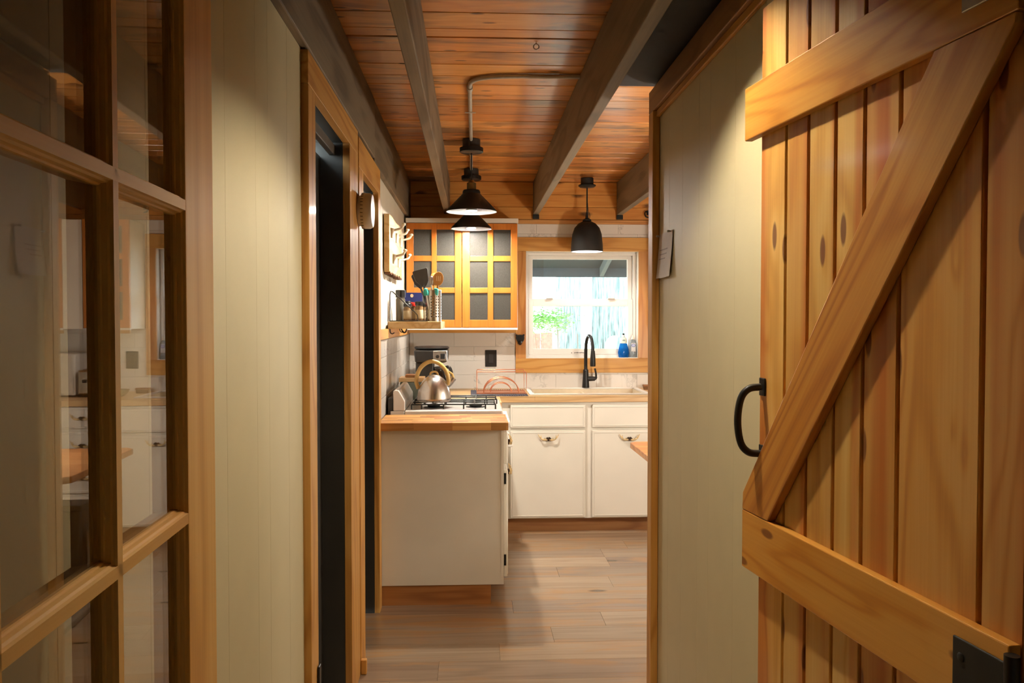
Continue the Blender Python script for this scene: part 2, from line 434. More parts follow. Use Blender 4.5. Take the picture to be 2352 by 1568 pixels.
# casing boards, jambs and doors on the left
def side_door(n, D, label, yl, yr, top):
    o = struct(thing('door_%d' % n, label, 'door', (XL, (D[0]+D[1])/2, 0))); del o['category']
    T = XL+0.026
    G().box(XL, T, yl, D[0], 0, D[2]).build('casing', trim('Z'), o, bevel=0.002)
    G().box(XL, T, D[1], yr, 0, D[2]).build('casing', trim('Z'), o, bevel=0.002)
    G().box(XL, T, yl, yr, D[2], top).build('head_casing', trim('Y'), o, bevel=0.002)
    g = G().box(-0.60, XL-0.001, D[0]-0.018, D[0], 0, D[2]).box(-0.60, XL-0.001, D[1], D[1]+0.018, 0, D[2]).box(-0.60, XL-0.001, D[0], D[1], D[2], D[2]+0.018)
    g.build('jamb', DOORBLK, o)
    G().box(XL-0.05, XL-0.028, D[0]+0.002, D[1]-0.002, D[2]-0.045, D[2]-0.008).build('door_track', plain('track_grey', lin(96,90,82), 0.5), o, bevel=0.003)
    slab = G().box(-0.598, -0.556, D[0]+0.002, D[1]-0.002, 0.012, D[2]-0.05).build('door_panel', DOORBLK, o, bevel=0.003)
    w = D[1]-D[0]
    for k in range(3):
        yc = D[0] + w*(0.2+0.3*k)
        G().prism([(-0.556, yc-0.05), (-0.545, yc-0.036), (-0.545, yc+0.036), (-0.556, yc+0.05)], 'Z', 0.12, D[2]-0.17).build('moulding', DOORBLK, slab, bevel=0.004, smooth=True)
    return o
d1 = side_door(1, D1, 'black recessed side door with pine casing, nearer one', 2.311, 3.300, 2.163)
G().box(XL+0.027, XL+0.034, 2.385, 2.413, 0.33, 0.42).build('hinge', BLACK, d1, bevel=0.003)
d2 = side_door(2, D2, 'black recessed side door with pine casing beside the stove counter', 3.328, 4.090, 2.150)
for yy in (3.28,):
    G().box(XL+0.026, XL+0.05, 3.302, 3.327, 0.0, 0.06).build('plinth_block', trim('Z'), d1, bevel=0.004)
# right hall trims
struct(G().box(XR-0.027, XR, 3.030, 3.100, 0, 2.19).build('trim_1', trim('Z'), bevel=0.003), 'pine corner trim at the end of the right hall wall')
struct(G().box(XR-0.001, XR+0.12, 3.076, 3.100, 0, 2.30).build('trim_2', trim('Z'), bevel=0.003), 'pine end board capping the right hall wall')
struct(G().box(XR-0.027, XR, -1.4, 3.100, 2.19, 2.272).build('trim_3', wood('top_trim', lin(170,124,74), lin(150,104,58), lin(112,74,40), 'Y', 0.5, 0.05, knots=0.2), bevel=0.003), 'brown pine rail along the top of the right hall wall')
struct(G().box(XR-0.014, XR-0.001, -1.4, 3.029, 2.165, 2.189).build('trim_4', trim('Y'), bevel=0.003), 'thin pine bead under the top rail of the right hall wall')
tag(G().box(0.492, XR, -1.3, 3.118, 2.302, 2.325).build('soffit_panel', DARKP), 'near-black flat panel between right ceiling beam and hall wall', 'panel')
# ceiling beams
def beam(x0, x1, y0, y1, z0, label):
    o = G().box(x0, x1, y0, y1, z0, CZ-0.002).build('ceiling_beam', BEAM, None, bevel=0.004)
    return tag(o, label, 'beam', 'grey-brown ceiling beams')
ysplit = 3.86
beam(XL-0.0+0.001, -0.447, -1.39, ysplit-0.002, 2.166, 'brown ledger board over the nearer side door')
beam(XL+0.001, -0.449, ysplit+0.002, YB-0.03, 2.152, 'brown ledger board over the hook board by the wall cabinet')
beam(-0.205, -0.162, -1.39, YB-0.026, 2.196, 'ceiling beam just left of the cone pendants')
bR = beam(0.446, 0.489, -1.39, YB-0.026, 2.196, 'ceiling beam between the cone pendants and the dome pendant')
beam(1.066, 1.109, 3.08, YB-0.026, 2.196, 'short ceiling beam right of the dome pendant')
beam(1.70, 1.743, 3.08, YB-0.026, 2.196, 'ceiling beam over the far right counter, hidden by the hall wall')
for xx in (0.444, 1.064):
    tag(G().box(xx, xx+0.047, YB-0.044, YB-0.026, 2.163, 2.195).build('beam_bracket', BLACK, None, bevel=0.002),
        'small black bracket under the end of the %s beam' % ('middle' if xx < 1 else 'right-hand'), 'bracket', 'beam brackets')

# ------------------------------------------------------------------ window and outdoors
w1 = struct(thing('window_1', 'white double-hung window in pine casing over the sink', 'window', (0.815, YB, WZ0))); del w1['category']
cx = trim('X'); cz = wood('casing_Z', lin(206,150,84), lin(190,126,60), lin(150,84,34), 'Z', 0.4, 0.2, knots=0.3, vary=0.12)
G().box(CX0, CX1, YB-0.020, YB+0.001, WZ1, CZ1).build('casing', cx, w1, bevel=0.002)
G().box(CX0, CX1, YB-0.020, YB+0.001, CZ0, WZ0).build('casing', cx, w1, bevel=0.002)
G().box(CX0, WX0, YB-0.020, YB+0.001, WZ0, WZ1).build('casing', cz, w1, bevel=0.002)
G().box(WX1, CX1, YB-0.020, YB+0.001, WZ0, WZ1).build('casing', cz, w1, bevel=0.002)
F = 6.19
def ring(x0, x1, z0, z1, w, y0, y1, wb_=None, wt=None):
    wb_ = wb_ or w; wt = wt or w
    return G().box(x0, x0+w, y0, y1, z0, z1).box(x1-w, x1, y0, y1, z0, z1).box(x0+w, x1-w, y0, y1, z0, z0+wb_).box(x0+w, x1-w, y0, y1, z1-wt, z1)
ring(WX0+0.001, WX1-0.001, WZ0+0.001, WZ1-0.001, 0.022, F, 6.31).build('window_frame', VINYL, w1, bevel=0.002)
G().box(WX0+0.001, WX1-0.001, YB+0.002, F, WZ0-0.001, WZ0+0.004).build('sill', VINYL, w1)
us = ring(WX0+0.024, WX1-0.024, 1.545, WZ1-0.024, 0.034, F+0.045, F+0.075, 0.032, 0.026).build('sash', VINYL, w1, bevel=0.003)
ls = ring(WX0+0.024, WX1-0.024, WZ0+0.024, 1.578, 0.036, F+0.010, F+0.042, 0.044, 0.054).build('sash', VINYL, w1, bevel=0.003)
G().box(WX0+0.058, WX1-0.058, F+0.057, F+0.061, 1.577, WZ1-0.05).build('pane', CLEAR, us)
G().box(WX0+0.060, WX1-0.060, F+0.024, F+0.028, WZ0+0.068, 1.524).build('pane', CLEAR, ls)
for xx in (0.555, 1.02):
    G().box(xx, xx+0.05, F-0.004, F+0.03, 1.5785, 1.588).build('latch', plain('latch_grey', lin(190,184,176), 0.4), ls, bevel=0.002)
gg = G().prism([(0.742, WZ0+0.034), (0.752, WZ0+0.034), (0.747, WZ0+0.043)], 'Y', F+0.0085, F+0.0099)
for k in range(9):
    gg.box(0.765+0.011*k, 0.774+0.011*k, F+0.0085, F+0.0099, WZ0+0.035+0.001*(k % 2), WZ0+0.040+0.001*(k % 3))
gg.build('warning_print', plain('print_grey', lin(90,80,74), 0.6), ls)

tag(G().box(-8, 12, 6.5, 26, -0.35, -0.3).build('ground', plain('leaf_litter', lin(150,130,96), 0.95, vary=0.4, nscale=4)), 'sunlit leaf-strewn ground outside the window', 'ground', kind='stuff')
def trunk(cx_, cy, r, label):
    n, m = 120, 26; vs = []; fs = []
    ph = random.uniform(0, 9)
    for j in range(m):
        z = -0.299 + 6.0*j/(m-1)
        rr = r*(1.0+0.25*math.exp(-max(z+0.35, 0)*2.2)) * (1-0.02*z)
        for i in range(n):
            a = 2*PI*i/n
            q = rr*(1 + 0.035*math.sin(a*23+ph+0.9*math.sin(z*1.7)) + 0.012*math.sin(a*41+2*ph+1.7*math.sin(z*2.9)))
            vs.append((cx_+q*math.cos(a), cy+q*math.sin(a), z))
    for j in range(m-1):
        for i in range(n): fs.append((j*n+i, j*n+(i+1) % n, (j+1)*n+(i+1) % n, (j+1)*n+i))
    o = G().add(vs, fs).build('tree_trunk', BARK, None, smooth=True, ang=180)
    return tag(o, label, 'tree', 'tree trunks outside the window')
trunk(1.055, 9.1, 0.14, 'slimmer left-hand tree trunk outside the kitchen window')
trunk(1.52, 9.15, 0.19, 'thick right-hand tree trunk outside the kitchen window')
fence = thing('board_fence', 'pale wooden board fence outside, low in the window', 'fence', (0.2, 10.6, -0.3))
fp = plain('fence_wood', lin(150,108,92), 0.8, vary=0.15)
for k in range(14):
    G().box(-1.2+0.16*k, -1.2+0.16*k+0.15, 10.6, 10.63, -0.3, 1.25+0.01*(k % 3)).build('board', fp, fence)
G().box(-1.2, 1.04, 10.63, 10.67, 0.9, 1.0).build('rail', fp, fence)
lv = G(); stem = G()
for k in range(7):
    b = (0.55+0.08*k, 8.3+random.uniform(-.15, .15), -0.290); t_ = (0.45+0.09*k+random.uniform(-.1, .1), 8.3, 1.25+random.uniform(-.15, .2))
    stem.tube(path([b, ((b[0]+t_[0])/2+0.03, 8.3, 0.5), t_], 4), 0.003, 5)
for k in range(900):
    c = Vector((random.gauss(0.72, 0.13), random.gauss(8.3, 0.12), random.gauss(1.42, 0.055)))
    if c.z > 1.56: c.z = 1.5
    a = random.uniform(0, 2*PI); d = Vector((math.cos(a), math.sin(a)*0.6, random.uniform(-0.5, 0.3))).normalized()
    e = d.cross(Vector((0, 0.4, 1))).normalized(); L = random.uniform(0.03, 0.055)
    lv.add([c, c+d*L*0.5+e*L*0.3, c+d*L, c+d*L*0.5-e*L*0.3], [(0, 1, 2, 3)])
sh = thing('shrub', 'bright green leafy shrub outside, left side of the window', 'shrub', (0.7, 8.3, -0.3))
lf = lv.build('foliage', plain('leaf_green', lin(150,212,128), 0.6, vary=0.3), sh); lf['kind'] = 'stuff'
stem.build('stems', plain('twig', lin(150,120,100), 0.8), sh)
por = thing('porch_roof', 'dark sloping porch roof seen through the top of the window', 'roof', (0.8, 6.4, 2.2))
G().prism([(6.34, 2.46), (8.35, 1.93), (8.35, 1.97), (6.34, 2.50)], 'X', -1.5, 4.0).build('roof_deck', plain('porch_dark', lin(44,48,52), 0.8), por)
G().box(-1.5, 4.0, 8.30, 8.36, 1.855, 1.96).build('fascia', plain('porch_fascia', lin(60,66,70), 0.8), por)
for xx in (-0.4, 0.35, 1.28, 2.0):
    G().prism([(6.36, 2.36), (8.29, 1.86), (8.29, 1.945), (6.36, 2.455)], 'X', xx, xx+0.04).build('rafter', plain('porch_rafter', lin(84,92,92), 0.8), por)

# ================================================================== FRENCH DOOR (left foreground)
fd = thing('glazed_door', 'open pine glass-paned door at the left foreground', 'door', (-0.289, 0, 0), None, (0, 0, math.radians(1.91)), True)
# local frame: x = 0 is the face towards the hall, glass behind at x<0, y runs away from the camera
T0, T1 = -0.040, 0.0; gx = -0.0135
FDW = wood('glazed_door_pine', lin(238,192,110), lin(226,170,84), lin(194,128,52), 'Z', 0.5, 0.0, knots=0.0, vary=0.05, rings=20)
FDWY = wood('glazed_door_pine_Y', lin(238,192,110), lin(226,170,84), lin(194,128,52), 'Y', 0.5, 0.0, knots=0.0, vary=0.05, rings=20)
FY0, FY1 = 0.222, 1.057
G().box(T0, T1, 0.946, FY1, 0.03, 2.03).build('stile', FDW, fd, bevel=0.0015)
G().box(T0, T1, FY0, 0.333, 0.03, 2.03).build('stile', FDW, fd, bevel=0.0015)
G().box(T0, T1, 0.333, 0.946, 1.905, 2.03).build('rail', FDWY, fd, bevel=0.0015)
G().box(T0, T1, 0.333, 0.946, 0.03, 0.135).build('rail', FDWY, fd, bevel=0.0015)
vm = [0.3385, 0.5445, 0.749, 0.9505]; hm = [0.1375, 0.4945, 0.8455, 1.1965, 1.5485, 1.9]
h = 0.0058
def mprof(c):   # moulded glazing bar: narrow face, stepped ovolo widening to the glass, mirrored at the back
    return [(T1, c-h), (T1-0.003, c-h-0.001), (T1-0.0045, c-h-0.003), (T1-0.009, c-h-0.0038), (T1-0.010, c-h-0.0055), (gx+0.0016, c-h-0.006), (gx-0.0016, c-h-0.006),
            (T0, c-h), (T0, c+h), (gx-0.0016, c+h+0.006), (gx+0.0016, c+h+0.006), (T1-0.010, c+h+0.0055), (T1-0.009, c+h+0.0038), (T1-0.0045, c+h+0.003), (T1-0.003, c+h+0.001), (T1, c+h)]
for c in vm[1:3]: G().prism(mprof(c), 'Z', 0.135, 1.905).build('glazing_bar', FDW, fd)
for c in hm[1:5]: G().prism([(p[0], p[1]) for p in mprof(c)], 'Y', 0.333, 0.946).build('glazing_bar', FDWY, fd)
# sticking mould around the outside
def half(c, sgn): return [(T1-0.0005, c), (T1-0.003, c+sgn*0.001), (T1-0.0045, c+sgn*0.003), (T1-0.009, c+sgn*0.0038), (T1-0.010, c+sgn*0.0055), (gx+0.0016, c+sgn*0.006), (gx-0.0016, c+sgn*0.006), (T0+0.001, c)]
G().prism(half(0.946, -1), 'Z', 0.135, 1.905).build('moulding', FDW, fd); G().prism(half(0.333, 1), 'Z', 0.135, 1.905).build('moulding', FDW, fd)
G().prism(half(1.905, -1), 'Y', 0.333, 0.946).build('moulding', FDWY, fd); G().prism(half(0.135, 1), 'Y', 0.333, 0.946).build('moulding', FDWY, fd)
for a, b in zip(vm, vm[1:]):
    for c, d in zip(hm, hm[1:]):
        G().box(gx-0.0015, gx+0.0015, a+0.004, b-0.004, c+0.004, d-0.004).build('pane', DOORGLASS, fd)

# ================================================================== BARN DOOR (right)
# local frame: x along the door from its free edge (0) to the hinge edge (0.725), y = 0 front of rails (towards the hall), +y into the wall
s = 0.9
free = Vector((0.5655, 1.704)); hinge = Vector((0.6515, 0.970))
dv = (hinge-free); Wd = dv.length; ang = math.atan2(dv.y, dv.x)
bd = thing('barn_door', 'knotty pine Z-braced barn door with black pull handle', 'door', (free.x, free.y, 0.0), None, (0, 0, ang), True)
grooves = [0.032, 0.139, 0.222, 0.312, 0.397, 0.489, 0.664, 0.744]
Wd = 0.742
yb0, yb1 = 0.018, 0.036
zs = lambda z: 1.42 + (z-1.42)*s
ZT, ZB = 2.05, 0.03
for k, (a, b) in enumerate(zip(grooves, grooves[1:])):
    e = 0.004; c_ = 0.006
    G().prism([(a+0.0002, yb1), (a+0.0002, yb0+0.008), (a+0.007, yb0+0.008), (a+0.009, yb0), (b-0.001, yb0), (b-0.0002, yb0+0.003), (b-0.0002, yb1)], 'Z', ZB, ZT).build('board', BARN, bd, bevel=0.0008, seg=1)
rt1, rt0 = zs(1.952), zs(1.832); rm1, rm0 = zs(0.980), zs(0.846)
def rail(z0, z1, name='rail'): return G().box(0.0, Wd, 0.0, yb0-0.0005, z0, z1).build(name, BARN_RAIL, bd, bevel=0.002)
rail(rt0, rt1); rm = rail(rm0, rm1); rail(0.06, 0.18)
# diagonal brace between the rails, cut to the rails
p = [(0.002, rm1+0.036), (0.0, rm1+0.0005), (0.112, rm1+0.0005), (0.738, rt0-0.012), (0.738, rt0-0.0005), (0.590, rt0-0.0005)]
bx, bz = Vector((0.112, rm1)), Vector((0.738, rt0-0.012)); tilt = math.atan2(bz.y-bx.y, bz.x-bx.x)
br = G().prism(p, 'Y', 0.0, yb0-0.0005)
mid = Vector((0.37, 0, (rm1+rt0)/2)); R = Matrix.Rotation(-(PI/2-tilt), 4, 'Y')   # local z of the piece follows the grain
br.xf(R @ Matrix.Translation(-mid))
ob = br.build('brace', BARN_BRACE, None, bevel=0.002, origin=(0, 0, 0)); ob.parent = bd; ob.location = mid; ob.rotation_euler = (0, PI/2-tilt, 0)
# pull handle
hz1, hz0 = zs(1.283), zs(1.105); hu = 0.056
hd = G().tube(path([(hu, 0.012, hz1-0.012), (hu-0.003, -0.012, hz1-0.016), (hu-0.005, -0.028, hz1-0.036), (hu-0.006, -0.034, (hz0+hz1)/2), (hu-0.005, -0.028, hz0+0.036), (hu-0.003, -0.012, hz0+0.016), (hu, 0.012, hz0+0.012)], 6), 0.0075, 12).build('pull_handle', BLACK, bd, smooth=True)
for zz in (hz1-0.012, hz0+0.012):
    G().box(hu-0.012, hu+0.012, 0.0145, 0.0178, zz-0.018, zz+0.018).build('handle_plate', BLACK, hd, bevel=0.0012)
# hinges at the near edge
for zc, m, nm in ((zs(1.915), NICKEL, 'upper'), (zs(0.905), BLACKM, 'lower')):
    hg = G().box(0.648, 0.745, -0.004, -0.0005, zc-0.046, zc+0.046).build('hinge', m, bd, bevel=0.0015); 
    G().tube([(0.752, -0.004, zc-0.055), (0.752, -0.004, zc+0.060)], 0.009, 16).build('hinge_knuckle', BLACK, hg, smooth=True)
    for zz in (-0.022, 0.022):
        G().lathe([(0.0, -0.0062), (0.004, -0.0062), (0.0065, -0.0045), (0.0065, -0.0035)], (0.664, 0, zc+zz), 16, 'Y').build('screw', m, hg, smooth=True)

# ================================================================== KITCHEN: wall cabinets
def door_frame(x0, x1, z0, z1, y0, y1, cols, rows):
    """frame with glazing bars around given pane openings"""
    g = G(); xs = [x0]; 
    for a, b in cols: xs += [a, b]
    xs.append(x1); zz = [z0]
    for a, b in rows: zz += [a, b]
    zz.append(z1)
    for i in range(0, len(xs), 2): g.box(xs[i], xs[i+1], y0, y1, z0, z1)
    for i in range(0, len(zz), 2):
        for a, b in cols: g.box(a-0.0008, b+0.0008, y0+0.0015, y1-0.0005, zz[i], zz[i+1])
    return g
rowsz = [(1.423, 1.609), (1.648, 1.831), (1.870, 2.052)]
def wall_cabinet(x0, x1, doors, label, crown=True):
    c = thing('wall_cabinet', label, 'cabinet', ((x0+x1)/2, 5.96, 1.36), 'glass-door wall cabinets')
    t_ = 0.016
    g = G().box(x0, x0+t_, 5.822, YB-0.010, 1.360, 2.098).box(x1-t_, x1, 5.822, YB-0.010, 1.360, 2.098).box(x0+t_, x1-t_, 5.822, YB-0.010, 1.360, 1.376).box(x0+t_, x1-t_, 5.822, YB-0.010, 2.082, 2.098).box(x0+t_, x1-t_, YB-0.016, YB-0.010, 1.376, 2.082)
    g.build('body', WHITE, c, bevel=0.001, seg=1)
    for z in (1.62, 1.85): G().box(x0+t_, x1-t_, 5.86, YB-0.017, z, z+0.016).build('shelf', WHITE, c)
    if crown: G().box(x0-0.0, x1+0.004, 5.796, YB-0.012, 2.099, 2.131).build('crown', WHITE, c, bevel=0.002)
    G().box(x0+0.02, x1-0.004, 5.85, 5.87, 1.330, 1.359).build('valance', trim('X'), c, bevel=0.002)
    G().box(x0, x1, 5.800, 5.8215, 1.353, 1.3665).build('edge_strip', VINYL, c)
    for (a, b, cols) in doors:
        d = door_frame(a, b, 1.368, 2.096, 5.800, 5.8215, cols, rowsz).build('door', MAPLE, c, bevel=0.003)
        for ca, cb in cols:
            for ra, rb in rowsz: G().box(ca, cb, 5.810, 5.813, ra, rb).build('pane', FROST, d)
    return c
wall_cabinet(-0.462, 0.318, [(-0.458, -0.074, [(-0.408, -0.284), (-0.248, -0.123)]), (-0.071, 0.316, [(-0.017, 0.107), (0.147, 0.269)])],
             'honey maple wall cabinet with two glazed doors left of the window')
wall_cabinet(1.312, 1.615, [(1.314, 1.613, [(1.360, 1.445), (1.478, 1.565)])], 'honey maple wall cabinet just right of the window, mirrored in the door glass', False)
wall_cabinet(1.742, 2.06, [(1.744, 2.058, [(1.795, 1.885), (1.918, 2.008)])], 'honey maple wall cabinet at the far right counter', False)
tag(G().box(1.616, 1.741, 5.802, YB-0.012, 1.360, 2.09).build('filler_panel', WHITE, None, bevel=0.002), 'white filler panel between the two right-hand wall cabinets', 'panel')
# dishes behind the frosted panes
def plate(x, y, z, r, i):
    o = G().lathe([(0.0, 0.0), (r*0.6, 0.0), (r*0.66, 0.006), (r, 0.017), (r, 0.020), (r*0.64, 0.009), (0.0, 0.007)], (x, y, z), 28).build('plate', plain('china', lin(238,234,226), 0.2, vary=0.01), None, smooth=True)
    tag(o, 'white plate stacked behind the bottom right frosted panes', 'plate', 'plates in the wall cabinet')
for k in range(9): plate(0.13, 5.96, 1.3768+0.0125*k, 0.125, k)
bw = G().lathe([(0.0, 0.0), (0.04, 0.0), (0.07, 0.03), (0.085, 0.075), (0.081, 0.075), (0.066, 0.034), (0.0, 0.008)], (0.045, 5.95, 1.637), 24).build('bowl', plain('china', lin(238,234,226), 0.2, vary=0.01), None, smooth=True)
tag(bw, 'pale bowl behind the middle frosted pane of the right door', 'bowl')

# ------------------------------------------------------------------ base cabinets and worktops
def antler(c, out, side, parent, sc=1.0):
    """antler pull: dark clasp in the middle, two tined beams; out = direction away from the door, side = along the door"""
    c, out, side = Vector(c), Vector(out), Vector(side); upv = Vector((0, 0, 1))
    m = lambda u, w, o: c + side*u*sc + upv*w*sc + out*o*sc
    g = G()
    for q in (-1, 1):
        main = [m(0.004*q, 0, 0.014), m(0.020*q, -0.006, 0.020), m(0.040*q, -0.003, 0.024), m(0.056*q, 0.010, 0.022), m(0.068*q, 0.030, 0.016)]
        pp = path(main, 5); g.tube(pp, [0.0085-0.0062*i/(len(pp)-1) for i in range(len(pp))], 8)
        tn = path([m(0.050*q, 0.004, 0.023), m(0.051*q, 0.014, 0.026), m(0.050*q, 0.026, 0.022)], 4); g.tube(tn, [0.0055-0.004*i/(len(tn)-1) for i in range(len(tn))], 7)
        tn = path([m(0.030*q, -0.004, 0.022), m(0.027*q, 0.006, 0.030), m(0.026*q, 0.012, 0.030)], 4); g.tube(tn, [0.0035-0.0025*i/(len(tn)-1) for i in range(len(tn))], 7)
    o = g.build('antler_handle', ANTLER, parent, smooth=True)
    k = G()
    for u, w in ((-0.016, -0.004), (0.0, -0.008), (0.016, -0.003), (0.008, 0.004), (-0.008, 0.003)):
        p0 = m(u, w, 0.0); p1 = m(u*0.8, w*0.9, 0.024); k.tube([p0, p0*0.5+p1*0.5, p1], [0.006, 0.0085, 0.006], 8)
    k.build('clasp', BRONZE, o, smooth=True)
    o['label'] = 'antler-shaped handle'; return o
def front_y(parent, name, x0, x1, z0, z1, yf, handle=None, panel=True):
    """slab front facing the camera with a raised bead near its border"""
    g = G().box(x0, x1, yf, yf+0.019, z0, z1)
    o = g.build(name, WHITE, parent, bevel=0.005, seg=3)
    i = 0.012
    ring(x0+i, x1-i, z0+i, z1-i, 0.006, yf-0.003, yf+0.002).build('bead', WHITE, o, bevel=0.002)
    if handle: antler((handle[0], yf, handle[1]), (0, -1, 0), (1, 0, 0), o, 1.0)
    return o
YF = 5.461
sc = thing('sink_cabinet', 'white base cabinet under the sink with two doors and antler handles', 'cabinet', (0.76, 5.8, 0), 'white base cabinets')
G().box(0.195, 0.215, 5.50, YB-0.012, 0.096, 0.874).box(1.292, 1.312, 5.50, YB-0.012, 0.096, 0.874).box(0.215, 1.292, 5.50, YB-0.012, 0.096, 0.114).box(0.195, 1.312, 5.481, 5.4995, 0.096, 0.874).build('body', WHITE, sc)
front_y(sc, 'false_drawer', 0.250, 0.752, 0.705, 0.858, YF); front_y(sc, 'false_drawer', 0.797, 1.296, 0.705, 0.858, YF)
front_y(sc, 'door', 0.250, 0.752, 0.104, 0.687, YF, (0.503, 0.634)); front_y(sc, 'door', 0.797, 1.296, 0.104, 0.687, YF, (1.045, 0.632))
TOE = wood('toe_kick_wood', lin(168,118,70), lin(146,96,54), lin(106,64,34), 'X', 0.5, 0.05, knots=0.6, vary=0.08)
G().box(0.195, 1.312, 5.535, 5.555, 0.0, 0.095).build('toe_kick', TOE, sc)
dc = thing('drawer_cabinet', 'white four-drawer base cabinet right of the sink, seen mirrored in the door glass', 'cabinet', (1.6, 5.8, 0), 'white base cabinets')
G().box(1.314, 1.80, 5.481, YB-0.012, 0.096, 0.874).build('body', WHITE, dc, bevel=0.002)
for k, (a, b) in enumerate(((0.735, 0.870), (0.545, 0.715), (0.325, 0.525), (0.110, 0.305))):
    front_y(dc, 'drawer', 1.330, 1.664, a, b, YF, (1.497, (a+b)/2))
G().box(1.314, 1.80, 5.535, 5.555, 0.0, 0.095).build('toe_kick', TOE, dc)
rc = thing('base_cabinet', 'white base cabinet at the far right end of the back counter', 'cabinet', (2.3, 5.8, 0), 'white base cabinets')
G().box(1.802, 3.18, 5.481, YB-0.012, 0.096, 0.874).build('body', WHITE, rc, bevel=0.002)
for a in (1.84, 2.29, 2.74): front_y(rc, 'door', a, a+0.42, 0.11, 0.85, YF, (a+0.21, 0.77))
G().box(1.802, 3.18, 5.535, 5.555, 0.0, 0.095).build('toe_kick', TOE, rc)
# end cabinet of the left run, front facing right
ec = thing('end_cabinet', 'narrow white end cabinet with plain side panel under the butcher block', 'cabinet', (-0.15, 4.27, 0), 'white base cabinets')
G().box(-0.460, 0.154, 4.100, 4.440, 0.100, 0.876).build('body', WHITE, ec, bevel=0.002)
G().box(-0.460, 0.091, 4.108, 4.432, 0.0, 0.099).build('toe_kick', wood('toe_kick_left', lin(186,128,72), lin(164,104,54), lin(124,74,36), 'X', 0.5, 0.05, knots=0.0, vary=0.05), ec)
G().box(0.142, 0.1555, 4.098, 4.118, 0.101, 0.875).build('face_frame', WHITE, ec)
def front_x(parent, name, y0, y1, z0, z1, xf, handle=None):
    o = G().box(xf-0.019, xf, y0, y1, z0, z1).build(name, WHITE, parent, bevel=0.005, seg=3)
    a, b, c, d, w = y0+0.012, y1-0.012, z0+0.012, z1-0.012, 0.006
    G().box(xf-0.001, xf+0.003, a, b, c, c+w).box(xf-0.001, xf+0.003, a, b, d-w, d).box(xf-0.001, xf+0.003, a, a+w, c+w, d-w).box(xf-0.001, xf+0.003, b-w, b, c+w, d-w).build('bead', WHITE, o)
    if handle: antler((xf, handle[0], handle[1]), (1, 0, 0), (0, 1, 0), o, 1.0)
    return o
front_x(ec, 'drawer', 4.125, 4.420, 0.700, 0.860, 0.175, (4.275, 0.790))
dr = front_x(ec, 'door', 4.125, 4.420, 0.130, 0.672, 0.175, (4.31, 0.630))
for zz in (0.19, 0.60): G().box(0.1562, 0.168, 4.1165, 4.1245, zz, zz+0.055).build('hinge', BLACK, dr, bevel=0.0015)
cc = thing('corner_cabinet', 'white corner base cabinet behind the stove', 'cabinet', (-0.15, 5.27, 0), 'white base cabinets')
G().box(-0.460, 0.150, 5.062, YB-0.012, 0.0, 0.874).build('body', WHITE, cc, bevel=0.002)
# worktops
bb = thing('butcher_block_top', 'striped butcher-block worktop on the end cabinet in front of the stove', 'worktop', (-0.14, 4.25, 0.8765))
G().box(-0.461, 0.176, 4.066, 4.442, 0.8768, 0.8785).build('base_slab', STAVE, bb)
y = 4.065
for r in range(9):
    x = -0.462 - random.uniform(0, 0.12); y1 = y+0.0419
    while x < 0.177:
        L = random.choice((0.055, 0.075, 0.1, 0.14, 0.19)); a, b = max(x, -0.462), min(x+L, 0.177); x += L
        if b-a > 0.004: G().box(a, b, y, y1, 0.8786, 0.915).build('stave', STAVE, bb, bevel=0.0006, seg=1)
    y = y1
wt = thing('wooden_worktop', 'pale wooden worktop running along the back wall around the sink', 'worktop', (0.8, 5.8, 0.8755))
g = G().box(-0.460, 0.180, 5.062, 5.455, 0.8755, 0.915).box(-0.460, 0.415, 5.455, YB-0.0095, 0.8755, 0.915)
g.box(1.185, 3.19, 5.455, YB-0.0095, 0.8755, 0.915).box(0.415, 1.185, 5.455, 5.575, 0.8755, 0.915).box(0.415, 1.185, 6.03, YB-0.0095, 0.8755, 0.915)
g.build('slab', WTOP, wt, bevel=0.0025)
# sink
SK = plain('sink_composite', lin(224,206,176), 0.3, vary=0.03)
sk = thing('kitchen_sink', 'cream drop-in kitchen sink below the window', 'sink', (0.8, 5.8, 0.73))
def ringz(x0, x1, y0, y1, w, z0, z1):
    return G().box(x0, x0+w, y0, y1, z0, z1).box(x1-w, x1, y0, y1, z0, z1).box(x0+w, x1-w, y0, y0+w, z0, z1).box(x0+w, x1-w, y1-w, y1, z0, z1)
ringz(0.385, 1.215, 5.548, 6.06, 0.035, 0.9155, 0.924).build('rim', VINYL, sk, bevel=0.003)
ringz(0.418, 1.182, 5.578, 6.027, 0.006, 0.730, 0.9155).box(0.424, 1.176, 5.584, 6.021, 0.730, 0.738).box(0.795, 0.807, 5.584, 6.021, 0.738, 0.895).build('bowl', SK, sk)
G().lathe([(0.0, 0.7385), (0.035, 0.7385), (0.04, 0.741), (0.0, 0.741)], (0.61, 5.8, 0), 20).build('drain', STEEL, sk, smooth=True)
